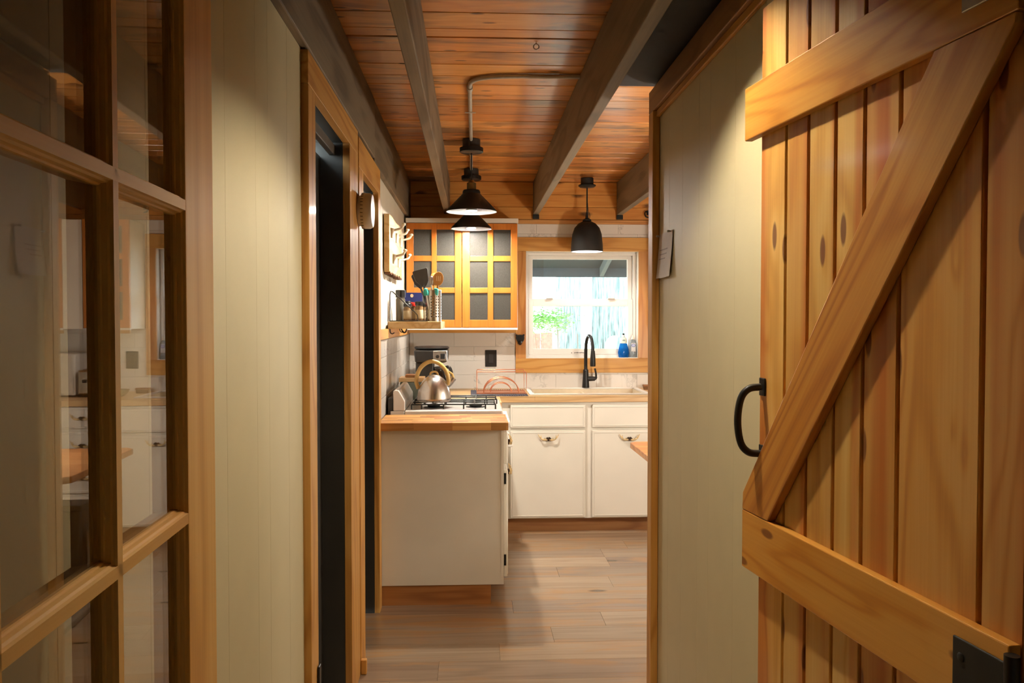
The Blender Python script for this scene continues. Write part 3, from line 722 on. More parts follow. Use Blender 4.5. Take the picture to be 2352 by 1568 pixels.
# faucet
fc = thing('faucet', 'matt black gooseneck pull-down faucet at the sink', 'faucet', (0.835, 6.042, 0.9245))
fx, fy = 0.832, 6.04
G().lathe([(0.0, 0.9245), (0.027, 0.9245), (0.027, 0.932), (0.025, 0.96), (0.022, 1.0), (0.0195, 1.055), (0.014, 1.06), (0.0, 1.06)], (fx, fy, 0), 24).build('base', BLACK, fc, smooth=True)
G().tube(path([(fx, fy, 1.05), (fx, fy, 1.20), (fx+0.004, fy-0.012, 1.268), (fx+0.014, fy-0.050, 1.306), (fx+0.026, fy-0.095, 1.290), (fx+0.032, fy-0.118, 1.235), (fx+0.033, fy-0.122, 1.20)], 8), 0.0125, 14).build('spout', BLACK, fc, smooth=True)
G().lathe([(0.0, 1.085), (0.019, 1.087), (0.021, 1.10), (0.019, 1.15), (0.0145, 1.20), (0.0, 1.203)], (fx+0.034, fy-0.124, 0), 20).build('spray_head', BLACK, fc, smooth=True)
lvr = G().tube([(fx+0.012, fy, 0.990), (fx+0.040, fy, 0.990), (fx+0.068, fy, 0.990)], [0.018, 0.018, 0.016], 16).build('lever_hub', BLACK, fc, smooth=True)
G().tube(path([(fx+0.066, fy, 0.985), (fx+0.076, fy, 1.0), (fx+0.074, fy-0.004, 1.03), (fx+0.066, fy-0.008, 1.066)], 5), [0.010]*6+[0.007]*10, 10).build('lever', BLACK, lvr, smooth=True)

# ------------------------------------------------------------------ stove
st = thing('gas_stove', 'white gas stove with black grates between the worktops', 'stove', (-0.14, 4.75, 0))
G().box(-0.435, 0.150, 4.452, 5.052, 0.05, 0.895).build('body', ENAMEL, st, bevel=0.004)
g = G().box(-0.365, 0.165, 4.446, 5.056, 0.8955, 0.936)
g.build('cooktop', ENAMEL, st, bevel=0.010, seg=3)
G().box(-0.440, -0.3655, 4.448, 5.054, 0.8955, 0.932).build('rear_ledge', ENAMEL, st, bevel=0.004)
G().prism([(-0.425, 0.9325), (-0.425, 1.040), (-0.415, 1.046), (-0.395, 1.043), (-0.362, 0.985), (-0.362, 0.9325)], 'Y', 4.452, 5.050).build('backguard', ENAMEL, st, bevel=0.006, seg=3)
G().box(-0.452, -0.427, 4.452, 5.05, 0.90, 1.0).build('gap_shade', BLACKM, st)  # black box fills the gap behind the backguard in place of its shade
def grate(y0, y1, x0, x1):
    g = G(); z = 0.963; r = 0.0042
    a = [(x0, y0, z), (x1, y0, z), (x1, y1, z), (x0, y1, z)]
    g.tube(a, r, 8, closed=True)
    yc = (y0+y1)/2
    g.tube([(x0, yc, z), ((x0+x1)/2, yc, z+0.003), (x1, yc, z)], r, 8)
    for f in (0.25, 0.75):
        xx = x0+(x1-x0)*f
        g.tube([(xx, y0, z), (xx, yc, z+0.003), (xx, y1, z)], r, 8)
    for f in (0.12, 0.38, 0.62, 0.88):
        xx = x0+(x1-x0)*f
        for yy in (y0, y1): g.tube([(xx, yy, z), (xx, yy, 0.938)], r, 8)
    for xx in (x0, x1):
        for yy in (y0, y1): g.tube([(xx, yy, z), (xx, yy, 0.937)], r, 8)
    return g.build('grate', BLACK, st, smooth=True)
grate(4.492, 4.732, -0.330, 0.125); grate(4.772, 5.012, -0.330, 0.140)
for xx in (-0.215, 0.018):
    for yy in (4.612, 4.892):
        b_ = G().lathe([(0.0, 0.9365), (0.055, 0.9365), (0.055, 0.939), (0.0, 0.939)], (xx, yy, 0), 24).lathe([(0.0, 0.939), (0.034, 0.939), (0.036, 0.95), (0.030, 0.954), (0.0, 0.954)], (xx, yy, 0), 24).build('burner', BLACK, st, smooth=True)
G().prism([(0.1505, 0.895), (0.166, 0.895), (0.186, 0.80), (0.186, 0.79), (0.1505, 0.79)], 'Y', 4.455, 5.05).build('control_panel', ENAMEL, st, bevel=0.003)
for k in range(5):
    yy = 4.52+0.115*k; c = Vector((0.176, yy, 0.850)); d = Vector((0.98, 0, 0.2))
    g = G()
    g.tube([c, c+d*0.008, c+d*0.010, c+d*0.030, c+d*0.033], [0.026, 0.025, 0.019, 0.016, 0.010], 16)
    g.build('knob', plain('knob_white', lin(240,236,228), 0.3), st, smooth=True)
od = G().box(0.1505, 0.184, 4.46, 5.045, 0.23, 0.78).build('oven_door', ENAMEL, st, bevel=0.006)
G().tube([(0.184, 4.50, 0.735), (0.212, 4.51, 0.735), (0.214, 4.75, 0.735), (0.212, 4.99, 0.735), (0.184, 5.0, 0.735)], 0.010, 10).build('oven_handle', plain('knob_white', lin(240,236,228), 0.3), od, smooth=True)
G().box(0.1845, 0.1865, 4.56, 4.94, 0.36, 0.62).build('oven_window', plain('oven_black', lin(16,16,16), 0.1), od)
G().box(0.1505, 0.180, 4.46, 5.045, 0.06, 0.222).build('drawer', ENAMEL, st, bevel=0.004)

# kettle
kx, ky, kz = -0.213, 4.600, 0.9705
kt = thing('kettle', 'brushed steel kettle with tan arched handle on the near burner', 'kettle', (kx, ky, kz))
G().lathe([(0.0, 0.0), (0.088, 0.0), (0.093, 0.006), (0.0935, 0.020), (0.089, 0.050), (0.080, 0.082), (0.066, 0.110), (0.050, 0.128), (0.036, 0.137), (0.0, 0.139)], (kx, ky, kz), 40).build('body', steel('kettle_steel', (0.76, 0.74, 0.71, 1), 0.27, 'Z'), kt, smooth=True)
KH = plain('kettle_tan', lin(206,172,104), 0.4, vary=0.08)
ld = G().lathe([(0.0, 0.139), (0.034, 0.137), (0.034, 0.141), (0.020, 0.147), (0.0, 0.149)], (kx, ky, kz), 28).build('lid', STEEL, kt, smooth=True)
G().tube(path([(kx-0.022, ky, kz+0.144), (kx-0.016, ky, kz+0.158), (kx, ky, kz+0.164), (kx+0.016, ky, kz+0.158), (kx+0.022, ky, kz+0.144)], 5), 0.0055, 8).build('lid_handle', KH, ld, smooth=True)
hp = path([(kx-0.086, ky, kz+0.070), (kx-0.098, ky, kz+0.115), (kx-0.078, ky, kz+0.180), (kx-0.030, ky, kz+0.218), (kx+0.020, ky, kz+0.214), (kx+0.062, ky, kz+0.175), (kx+0.080, ky, kz+0.120), (kx+0.078, ky, kz+0.090)], 6)
G().tube(hp, 0.0115, 12).build('handle', KH, kt, smooth=True)
sp = G().tube(path([(kx+0.060, ky+0.01, kz+0.085), (kx+0.088, ky+0.012, kz+0.105), (kx+0.108, ky+0.014, kz+0.130)], 5), [0.024, 0.023, 0.022, 0.021, 0.020, 0.019, 0.018, 0.018, 0.018, 0.018, 0.018], 16).build('spout', STEEL, kt, smooth=True)
G().tube([(kx+0.106, ky+0.014, kz+0.127), (kx+0.100, ky+0.012, kz+0.150), (kx+0.082, ky+0.008, kz+0.163)], [0.008, 0.007, 0.006], 8).build('spout_lever', KH, sp, smooth=True)

# coffee maker in the corner
qx, qy, qz = -0.278, 5.78, 0.9155
cm = thing('coffee_maker', 'black drip coffee maker with silver control panel in the corner', 'coffee maker', (qx, qy, qz))
G().box(qx-0.108, qx+0.095, qy-0.10, qy+0.11, qz, qz+0.03).build('base', PLASTB, cm, bevel=0.008, seg=3)
G().box(qx-0.113, qx+0.012, qy-0.07, qy+0.11, qz+0.03, qz+0.22).build('water_tank', PLASTB, cm, bevel=0.012, seg=3)
G().prism([(qx-0.115, qz+0.215), (qx-0.122, qz+0.30), (qx+0.112, qz+0.30), (qx+0.108, qz+0.225), (qx+0.09, qz+0.212)], 'Y', qy-0.11, qy+0.11).build('brew_head', PLASTB, cm, bevel=0.012, seg=3)
G().lathe([(0.0, 0.302), (0.098, 0.302), (0.108, 0.309), (0.109, 0.317), (0.10, 0.324), (0.0, 0.327)], (qx-0.004, qy, qz), 36, sx=1.12).build('lid', PLASTB, cm, smooth=True)
pn = G().box(qx+0.010, qx+0.106, qy-0.118, qy-0.1105, qz+0.226, qz+0.296).build('control_panel', STEEL, cm, bevel=0.003)
G().box(qx+0.060, qx+0.094, qy-0.1215, qy-0.1185, qz+0.240, qz+0.276).build('display', plain('display_dark', lin(34,36,38), 0.12), pn, bevel=0.002)
G().lathe([(0.0, -0.1265), (0.010, -0.1265), (0.0125, -0.122), (0.0125, -0.1185)], (qx+0.040, qy, qz+0.256), 20, 'Y').build('button', PLASTB, pn, smooth=True)
cf = G().lathe([(0.0, 0.031), (0.052, 0.031), (0.066, 0.06), (0.066, 0.10), (0.050, 0.145), (0.044, 0.165), (0.046, 0.17), (0.042, 0.17), (0.044, 0.14), (0.062, 0.10), (0.062, 0.06), (0.0, 0.036)], (qx+0.042, qy-0.02, qz), 28).build('carafe', glass('carafe_glass', (0.55, 0.50, 0.46, 1)), cm, smooth=True)
G().lathe([(0.0, 0.171), (0.048, 0.171), (0.048, 0.180), (0.0, 0.184)], (qx+0.042, qy-0.02, qz), 24).build('carafe_lid', PLASTB, cf, smooth=True)
G().tube(path([(qx+0.080, qy-0.03, qz+0.175), (qx+0.118, qy-0.05, qz+0.178), (qx+0.136, qy-0.06, qz+0.130), (qx+0.132, qy-0.06, qz+0.085), (qx+0.112, qy-0.045, qz+0.055)], 6), 0.011, 10).build('carafe_handle', PLASTB, cf, smooth=True)

# wooden caddy behind the backguard
wk = thing('wooden_caddy', 'small wooden tray with tins on the counter behind the stove', 'tray', (-0.375, 5.17, 0.9155))
G().box(-0.445, -0.305, 5.10, 5.25, 0.9155, 1.04).build('tin', plain('tin_green_grey', lin(96,104,92), 0.4), wk, bevel=0.006)
G().box(-0.452, -0.298, 5.095, 5.255, 1.0405, 1.066).build('tray', WTOP, wk, bevel=0.003)
G().box(-0.415, -0.345, 5.12, 5.22, 1.0665, 1.084).build('lid', TOE, wk, bevel=0.004)
# dish rack and mat
mt = thing('drying_mat', 'dark ribbed drying mat under the copper dish rack', 'mat', (0.18, 5.7, 0.9155))
DM = plain('mat_dark', lin(62,62,74), 0.7)
G().box(-0.012, 0.372, 5.475, 5.93, 0.9155, 0.919).build('base', DM, mt, bevel=0.001)
for k in range(24): G().box(-0.006+0.0157*k, 0.001+0.0157*k, 5.478, 5.927, 0.919, 0.923).build('rib', DM, mt)
rk = thing('dish_rack', 'rose-gold wire dish rack on the dark mat', 'dish rack', (0.19, 5.68, 0.9235))
def wirep(pts, nm, closed=False, r=0.0028): return G().tube(pts, r, 8, closed=closed).build(nm, ROSE, rk, smooth=True)
for yy in (5.535, 5.80):
    wirep([(0.030, yy, 0.928), (0.030, yy, 1.068), (0.034, yy, 1.074), (0.358, yy, 1.074), (0.362, yy, 1.068), (0.362, yy, 0.928)], 'end_frame', True)
for xx in (0.030, 0.362):
    wirep([(xx, 5.535, 0.928), (xx, 5.80, 0.928)], 'base_wire'); 
wirep([(0.362, 5.535, 1.060), (0.366, 5.60, 1.064), (0.362, 5.80, 1.060)], 'top_wire')
for yy, rr in ((5.57, 0.120), (5.62, 0.120), (5.67, 0.072), (5.72, 0.120), (5.76, 0.072)):
    wirep([(0.196+rr*math.cos(PI*i/18), yy, 0.928+rr*0.85*math.sin(PI*i/18)) for i in range(19)], 'arch')
G().box(0.032, 0.36, 5.62, 5.79, 0.9245, 0.9268).build('drip_tray', ROSE, rk, bevel=0.001)

# soap bottles on the sill
def bottle_e(c, prof, nm, mat, parent, sx=1.0, sy=0.62, n=24): return G().lathe(prof, c, n, sx=sx, sy=sy).build(nm, mat, parent, smooth=True)
def fluid(name, col, a=0.75):
    if name in MATS: return MATS[name]
    t = NT(name); v = t.coords(); f = t.noise(v, 20, 2)
    t.link(t.ramp(f, [(0.3, tuple(c*0.9 for c in col[:3])+(1,)), (0.7, col)]), t.b.inputs['Base Color'])
    t.b.inputs['Roughness'].default_value = 0.08; t.b.inputs['Transmission Weight'].default_value = a; t.b.inputs['IOR'].default_value = 1.2
    MATS[name] = t.m; return t.m
b1 = thing('soap_bottle', 'blue dish-soap bottle with white collar on the window sill', 'bottle', (1.132, 6.155, 1.1412))
c = (1.132, 6.155, 1.1415)
bottle_e(c, [(0.0, 0.0), (0.034, 0.0), (0.038, 0.006), (0.042, 0.035), (0.038, 0.065), (0.030, 0.092), (0.026, 0.105), (0.0, 0.105)], 'body', fluid('blue_soap', lin(28,120,214), 0.55), b1)
bottle_e(c, [(0.0, 0.1055), (0.027, 0.1055), (0.028, 0.13), (0.022, 0.148), (0.013, 0.152), (0.0, 0.153)], 'collar', plain('label_pale', lin(226,240,230), 0.3), b1)
bottle_e(c, [(0.0, 0.1535), (0.011, 0.1535), (0.010, 0.166), (0.005, 0.168), (0.0, 0.168)], 'spout', plain('spout_white', lin(236,240,236), 0.3), b1, 1, 1)
bottle_e(c, [(0.0, 0.1685), (0.007, 0.1685), (0.009, 0.178), (0.0, 0.180)], 'cap', PLASTB, b1, 1, 1)
g = G(); 
g.add([(c[0]+0.012*math.cos(2*PI*i/20), c[1]-0.0185, c[2]+0.128+0.006*math.sin(2*PI*i/20)) for i in range(20)] + [(c[0]+0.012*math.cos(2*PI*i/20), c[1]-0.0165, c[2]+0.128+0.006*math.sin(2*PI*i/20)) for i in range(20)],
      [tuple(range(20)), tuple(range(39, 19, -1))] + [(i, (i+1) % 20, (i+1) % 20+20, i+20) for i in range(20)])
g.build('label_print', plain('label_grey', lin(150,168,160), 0.4), b1)
b2 = thing('soap_bottle', 'clear hand-soap bottle with oval blue logo on the window sill', 'bottle', (1.206, 6.158, 1.1412))
c = (1.204, 6.158, 1.1415)
bottle_e(c, [(0.0, 0.0), (0.027, 0.0), (0.029, 0.006), (0.028, 0.04), (0.025, 0.085), (0.024, 0.11), (0.018, 0.128), (0.011, 0.134), (0.0, 0.134)], 'body', fluid('clear_soap', lin(206,216,222), 0.7), b2)
bottle_e(c, [(0.0, 0.1345), (0.013, 0.1345), (0.013, 0.145), (0.008, 0.152), (0.005, 0.168), (0.0, 0.170)], 'cap', plain('cap_pale', lin(222,212,196), 0.35), b2, 1, 1)
G().box(c[0]-0.016, c[0]+0.016, c[1]-0.0192, c[1]-0.0178, c[2]+0.045, c[2]+0.108).build('label', plain('label_clear', lin(200,200,200), 0.4), b2, bevel=0.0004)
def oval(cx_, cz_, a, b_, y0, y1, n=24):
    return G().prism([(cx_+a*math.cos(2*PI*i/n), cz_+b_*math.sin(2*PI*i/n)) for i in range(n)], 'Y', y0, y1)
lg = oval(c[0], c[2]+0.090, 0.0145, 0.0115, c[1]-0.0203, c[1]-0.0193).build('logo', plain('logo_blue', lin(52,78,170), 0.4), b2)
oval(c[0], c[2]+0.090, 0.0105, 0.0072, c[1]-0.0211, c[1]-0.0204).build('logo_oval', plain('logo_white', lin(220,226,236), 0.4), lg)
g = G()
for k, hh in enumerate((0.006, 0.004, 0.006, 0.004)): g.box(c[0]-0.0075+0.0040*k, c[0]-0.0055+0.0040*k, c[1]-0.0217, c[1]-0.0212, c[2]+0.0873, c[2]+0.0873+hh)
g.box(c[0]-0.0075, c[0]+0.0068, c[1]-0.0217, c[1]-0.0212, c[2]+0.0866, c[2]+0.0876)
g.build('logo_script', plain('logo_blue', lin(52,78,170), 0.4), lg)

# outlet and bear-head opener
def outlet(x0, x1, z0, z1, label):
    o = thing('outlet', label, 'outlet', ((x0+x1)/2, YB-0.0095, z0))
    pt = G().box(x0, x1, YB-0.016, YB-0.0095, z0, z1).build('cover_plate', PLASTB, o, bevel=0.003)
    xc, zc = (x0+x1)/2, (z0+z1)/2
    G().box(xc-0.017, xc+0.017, YB-0.0185, YB-0.0162, zc-0.035, zc+0.035).build('receptacle', BLACKM, o, bevel=0.002)
    for dz in (-0.018, 0.018):
        for dx in (-0.006, 0.006): G().box(xc+dx-0.001, xc+dx+0.001, YB-0.0192, YB-0.0186, zc+dz-0.004, zc+dz+0.004).build('slot', PLASTB, o)
    return o
outlet(0.094, 0.179, 1.076, 1.200, 'black electrical outlet on the tiles between coffee maker and dish rack')
outlet(1.36, 1.445, 1.076, 1.200, 'black electrical outlet right of the window, mirrored in the door glass')
be = thing('bear_head_opener', 'small black cast bear-head bottle opener on the window casing', 'bottle opener', (0.352, YB-0.022, 1.28))
prof = [(0.0, -0.042), (0.012, -0.034), (0.018, -0.018), (0.028, -0.004), (0.032, 0.012), (0.030, 0.024), (0.034, 0.036), (0.028, 0.042), (0.018, 0.034), (0.0, 0.036)]
pts = prof + [(-a, b) for a, b in prof[-2:0:-1]]
G().prism([(0.352+a, 1.277+b) for a, b in pts], 'Y', YB-0.036, YB-0.0205).build('head', BLACK, be, bevel=0.004, seg=2)
mz = G().lathe([(0.0, -0.030), (0.008, -0.028), (0.013, -0.016), (0.015, 0.0)], (0.352, YB-0.034, 1.258), 16, 'Y').build('muzzle', BLACK, be, smooth=True)
for q in (-1, 1): G().lathe([(0.0, -0.006), (0.003, -0.005), (0.004, 0.0)], (0.352+q*0.013, YB-0.036, 1.288), 10, 'Y').build('eye', plain('eye_gloss', lin(70,70,70), 0.15), be, smooth=True)

# ------------------------------------------------------------------ shelf, hook board and their things (left kitchen wall)
sf = thing('wall_shelf', 'short thick pine wall shelf above the stove', 'shelf', (-0.32, 4.88, 1.37))
G().box(-0.462, -0.173, 4.56, 5.21, 1.372, 1.4125).build('board', wood('shelf_pine', lin(240,212,160), lin(228,192,134), lin(200,150,94), 'Y', 0.45, 0.1, knots=0.1), sf, bevel=0.002)
for yy in (4.572, 5.195):
    w = path([(-0.452, yy, 1.360), (-0.452, yy, 1.48), (-0.452, yy, 1.560)], 3) + [Vector((-0.447, yy, 1.578)), Vector((-0.437, yy, 1.576)), Vector((-0.315, yy, 1.464)), Vector((-0.302, yy, 1.448)), Vector((-0.300, yy, 1.436)), Vector((-0.300, yy, 1.4155))]
    b_ = G().tube(w, 0.0030, 8).build('wire_bracket', WIRE, sf, smooth=True)
    G().tube([(-0.452, yy, 1.4155), (-0.25, yy, 1.4155)], 0.0028, 8).build('wire_foot', WIRE, b_, smooth=True)
    G().tube(path([(-0.452, yy, 1.372), (-0.450, yy, 1.352), (-0.440, yy, 1.345), (-0.428, yy, 1.352)], 5), 0.0030, 8).build('wire_hook', WIRE, b_, smooth=True)
G().tube(path([(-0.40, 4.70, 1.371), (-0.392, 4.70, 1.352), (-0.378, 4.70, 1.352), (-0.370, 4.70, 1.371)], 5), 0.004, 8).build('cup_hook', WIRE, sf, smooth=True)
SZ = 1.4128
def jar(nm, x, y, r, h_, bodym, capm, label, cap_h=0.03, group=None, labm=None, caprr=1.02):
    o = thing(nm, label, 'jar', (x, y, SZ), group)
    G().lathe([(0.0, 0.0), (r*0.95, 0.0), (r, 0.004), (r, h_-0.012), (r*0.86, h_-0.002), (r*0.86, h_), (0.0, h_)], (x, y, SZ), 24).build('body', bodym, o, smooth=True)
    G().lathe([(0.0, h_+0.0005), (r*caprr, h_+0.0005), (r*caprr, h_+cap_h-0.003), (r*caprr*0.9, h_+cap_h), (0.0, h_+cap_h)], (x, y, SZ), 24).build('lid', capm, o, smooth=True)
    if labm: G().lathe([(r+0.0008, h_*0.18), (r+0.0012, h_*0.2), (r+0.0012, h_*0.72), (r+0.0008, h_*0.74)], (x, y, SZ), 24).build('paper_label', labm, o, smooth=True)
    return o
SPG = plain('spice_glass', lin(150,120,84), 0.12, coat=0.5, vary=0.3, nscale=120); PAPER = plain('paper_label', lin(226,208,168), 0.6)
jar('pepper_mill', -0.405, 4.70, 0.026, 0.135, plain('mill_grey', lin(128,124,112), 0.3, coat=0.3), PLASTB, 'tall grey pepper mill with round black top at the shelf end', 0.042, None, None, 1.08)
bxm = thing('spice_packet', 'dark blue packet standing behind the spice jars', 'packet', (-0.345, 4.86, SZ))
G().box(-0.402, -0.292, 4.85, 4.885, SZ, SZ+0.168).build('box', plain('packet_blue', lin(30,38,86), 0.4), bxm, bevel=0.001)
oval(-0.352, SZ+0.150, 0.009, 0.010, 4.8485, 4.8495).build('printed_bulb', plain('print_peach', lin(230,180,130), 0.5), bxm)
G().box(-0.395, -0.335, 4.8485, 4.8495, SZ+0.095, SZ+0.112).build('printed_band', plain('print_red', lin(196,60,44), 0.5), bxm)
jar('spice_jar', -0.362, 4.655, 0.0225, 0.082, SPG, PLASTB, 'spice jar with cream label and black lid, nearest the pepper mill', 0.018, 'spice jars on the shelf', PAPER)
jar('spice_jar', -0.332, 4.730, 0.020, 0.086, SPG, plain('lid_red', lin(196,40,30), 0.35), 'spice jar with a red lid in the middle of the shelf', 0.018, 'spice jars on the shelf', PAPER)
jar('spice_jar', -0.297, 4.650, 0.0225, 0.088, SPG, PLASTB, 'square-shouldered spice jar with black lid beside the utensil holder', 0.024, 'spice jars on the shelf', PAPER)
jar('spice_jar', -0.280, 4.78, 0.020, 0.085, SPG, PLASTB, 'spice jar with black lid half behind the utensil holder', 0.02, 'spice jars on the shelf', PAPER)
jar('spice_jar', -0.372, 4.770, 0.020, 0.098, SPG, PLASTB, 'spice jar with dark lid in front of the blue packet', 0.018, 'spice jars on the shelf', PAPER)
# utensil holder with real rows of holes
uh = thing('utensil_holder', 'perforated stainless steel utensil holder at the end of the shelf', 'holder', (-0.220, 4.70, SZ))
ux, uy, ur, uhh = -0.2195, 4.700, 0.0450, 0.176
g = G(); n = 40; zsn = [0, 0.022] 
for k in range(8): zsn += [0.024+0.016*k, 0.031+0.016*k]
zsn += [0.168, uhh]
for i in range(n):
    a0, a1 = 2*PI*i/n, 2*PI*(i+1)/n
    for j in range(len(zsn)-1):
        hole = j >= 2 and j % 2 == 0 and j < len(zsn)-2 and i % 2 == 0 and (i % 10) != 6
        if hole: continue
        g.add([(ux+ur*math.cos(a0), uy+ur*math.sin(a0), SZ+zsn[j]), (ux+ur*math.cos(a1), uy+ur*math.sin(a1), SZ+zsn[j]), (ux+ur*math.cos(a1), uy+ur*math.sin(a1), SZ+zsn[j+1]), (ux+ur*math.cos(a0), uy+ur*math.sin(a0), SZ+zsn[j+1])], [(0, 1, 2, 3)])
hb = g.build('cylinder', steel('holder_steel', (0.66, 0.64, 0.60, 1), 0.25), uh, smooth=True)
G().lathe([(0.0, 0.002), (ur-0.001, 0.002)], (ux, uy, SZ), n).build('bottom', STEEL, uh)
G().tube([(ux+ur*math.cos(2*PI*i/n), uy+ur*math.sin(2*PI*i/n), SZ+uhh) for i in range(n)], 0.0014, 6, closed=True).build('rim', STEEL, uh, smooth=True)
def utensil(nm, label, tilt_x, tilt_y, base, parts):
    o = thing(nm, label, 'utensil', (base[0], base[1], SZ+0.006), None, (math.radians(tilt_y), math.radians(tilt_x), 0), True)
    o['group'] = 'utensils in the steel holder'
    parts(o); return o
TEAL = plain('teal_silicone', lin(60,176,166), 0.5)
SPATW = wood('utensil_wood', lin(206,150,84), lin(184,124,60), lin(150,92,42), 'Z', 0.5, 0, knots=0, vary=0.05)
def p_spat(o):
    G().tube([(0, 0, 0), (0, 0, 0.205)], 0.006, 8).build('handle', PLASTB, o, smooth=True)
    G().prism([(-0.010, 0.195), (-0.040, 0.232), (-0.048, 0.285), (-0.040, 0.292), (0.036, 0.296), (0.040, 0.285), (0.032, 0.222), (0.012, 0.195)], 'Y', -0.003, 0.003).build('blade', plain('nylon_grey', lin(54,52,48), 0.45), o, bevel=0.002)
utensil('spatula', 'wide dark grey turner standing in the steel holder', -12, 0, (ux-0.012, uy-0.012), p_spat)
def p_spat2(o):
    G().tube([(0, 0, 0), (0, 0, 0.205)], 0.006, 8).build('handle', PLASTB, o, smooth=True)
    G().prism([(-0.008, 0.195), (-0.026, 0.226), (-0.030, 0.275), (-0.022, 0.284), (0.020, 0.284), (0.026, 0.270), (0.020, 0.215), (0.008, 0.195)], 'Y', -0.004, 0.004).build('blade', PLASTB, o, bevel=0.002)
utensil('spatula', 'black spatula leaning behind the wide turner', -20, -4, (ux-0.006, uy+0.016), p_spat2)
def p_spoon(o):
    G().tube([(0, 0, 0), (0, 0, 0.20)], 0.006, 8).build('handle', SPATW, o, smooth=True)
    g = G(); n_ = 22
    ov = [(0.029*math.cos(2*PI*i/n_), 0.235+0.040*math.sin(2*PI*i/n_)) for i in range(n_)]
    b_ = g.prism(ov, 'Y', -0.004, 0.004).build('bowl', SPATW, o, bevel=0.002)
    for dx in (-0.010, 0.0, 0.010): G().box(dx-0.0018, dx+0.0018, -0.0046, -0.0041, 0.222, 0.250).build('slot', plain('slot_pale', lin(226,196,150), 0.6), b_)
utensil('slotted_spoon', 'wooden slotted spoon at the right of the holder', 4, 0, (ux+0.012, uy-0.016), p_spoon)
def p_spoon2(o):
    G().tube([(0, 0, 0), (0, 0, 0.20)], 0.005, 8).build('handle', SPATW, o, smooth=True)
    G().lathe([(0.0, 0.195), (0.012, 0.20), (0.024, 0.225), (0.026, 0.245), (0.018, 0.265), (0.0, 0.272)], (0, 0, 0), 18, sy=0.35).build('bowl', SPATW, o, smooth=True)
utensil('wooden_spoon', 'wooden spoon behind the slotted spoon', 0, -4, (ux+0.004, uy+0.018), p_spoon2)
def p_teal(o):
    G().tube([(0, 0, 0), (0, 0, 0.150)], 0.005, 8).build('handle', STEEL, o, smooth=True)
    G().lathe([(0.0, 0.140), (0.013, 0.142), (0.015, 0.160), (0.012, 0.178), (0.0, 0.184)], (0, 0, 0), 16, sy=0.5).build('head', TEAL, o, smooth=True)
utensil('silicone_scraper', 'teal silicone scraper at the front of the holder', 5, 4, (ux+0.001, uy-0.026), p_teal)
utensil('silicone_scraper', 'teal silicone scraper at the left rim of the holder', -9, 4, (ux-0.015, uy-0.028), p_teal)
def p_whisk(o):
    G().tube([(0, 0, 0), (0, 0, 0.20)], 0.0045, 8).build('handle', STEEL, o, smooth=True)
    G().lathe([(0.0, 0.198), (0.009, 0.204), (0.012, 0.224), (0.010, 0.246), (0.0, 0.252)], (0, 0, 0), 14, sy=0.5).build('bowl', STEEL, o, smooth=True)
utensil('metal_spoon', 'small steel spoon between turner and wooden spoons', -2, 2, (ux-0.004, uy-0.002), p_whisk)

# hook board
hbd = thing('hook_board', 'live-edge pine board with five cream coat hooks on the left wall', 'hook board', (-0.455, 4.82, 1.67))
pts = [(4.43, 1.676), (4.43, 1.985), (4.62, 1.99), (4.85, 1.982), (5.05, 1.992), (5.20, 1.985)]
bt = [(5.20-0.0385*i, 1.680+0.004*math.sin(i*1.7)+random.uniform(-0.003, 0.003)) for i in range(20)]
G().prism(pts + bt, 'X', -0.468, -0.440).build('board', wood('slab_pine', lin(234,204,150), lin(220,178,116), lin(190,136,76), 'Y', 0.5, 0.05, knots=0.3), hbd, bevel=0.001, seg=1)
g = G()
for i in range(19):
    a, b = bt[i], bt[i+1]; d = random.uniform(0.007, 0.011)
    g.prism([(b[0], b[1]-0.001), (a[0], a[1]-0.001), (a[0], a[1]-d), (b[0], b[1]-d*random.uniform(0.6, 1.2))], 'X', -0.470, -0.436-random.uniform(0, 0.006))
g.build('bark_edge', wood('bark_edge', lin(120,84,52), lin(92,60,36), lin(58,36,22), 'Y', 0.9, 0, knots=0), hbd)
for yy, zz in ((4.52, 1.915), (4.80, 1.915), (5.08, 1.915), (4.62, 1.782), (4.95, 1.782)):
    g = G().tube(path([(-0.436, yy, zz-0.05), (-0.434, yy, zz-0.02), (-0.430, yy, zz+0.002)], 4), [0.009]*4+[0.012]*5, 10)
    pp = path([(-0.434, yy, zz-0.01), (-0.405, yy, zz-0.004), (-0.382, yy, zz+0.004), (-0.372, yy, zz+0.020)], 5)
    g.tube(pp, 0.0066, 10)
    hk = g.build('hook', HOOKC, hbd, smooth=True)
    G().lathe([(0.0, -0.009), (0.009, -0.006), (0.012, 0.0), (0.009, 0.006), (0.0, 0.009)], (-0.371, yy, zz+0.024), 12).build('ball_tip', HOOKC, hk, smooth=True)
# detector between the doors
dt = thing('wall_detector', 'round white detector mounted between the two side doors', 'detector', (XL+0.026, 3.315, 1.85))
G().lathe([(0.0, 0.0), (0.060, 0.0), (0.060, 0.012), (0.0, 0.012)], (XL+0.0265, 3.315, 1.852), 40, 'X').build('mount', VINYL, dt, smooth=True)
G().lathe([(0.0, 0.0125), (0.068, 0.0125), (0.070, 0.018), (0.070, 0.045), (0.064, 0.055), (0.03, 0.058), (0.0, 0.058)], (XL+0.0265, 3.315, 1.852), 40, 'X').build('housing', plain('detector_white', lin(214,206,190), 0.45), dt, smooth=True)
g = G()
for i in range(30):
    a = 2*PI*i/30; g.box(XL+0.040, XL+0.050, 3.315+0.0698*math.cos(a)-0.0012, 3.315+0.0698*math.cos(a)+0.0012, 1.852+0.0698*math.sin(a)-0.0012, 1.852+0.0698*math.sin(a)+0.0012)
g.build('vent_slots', plain('vent_grey', lin(80,74,66), 0.6), dt)
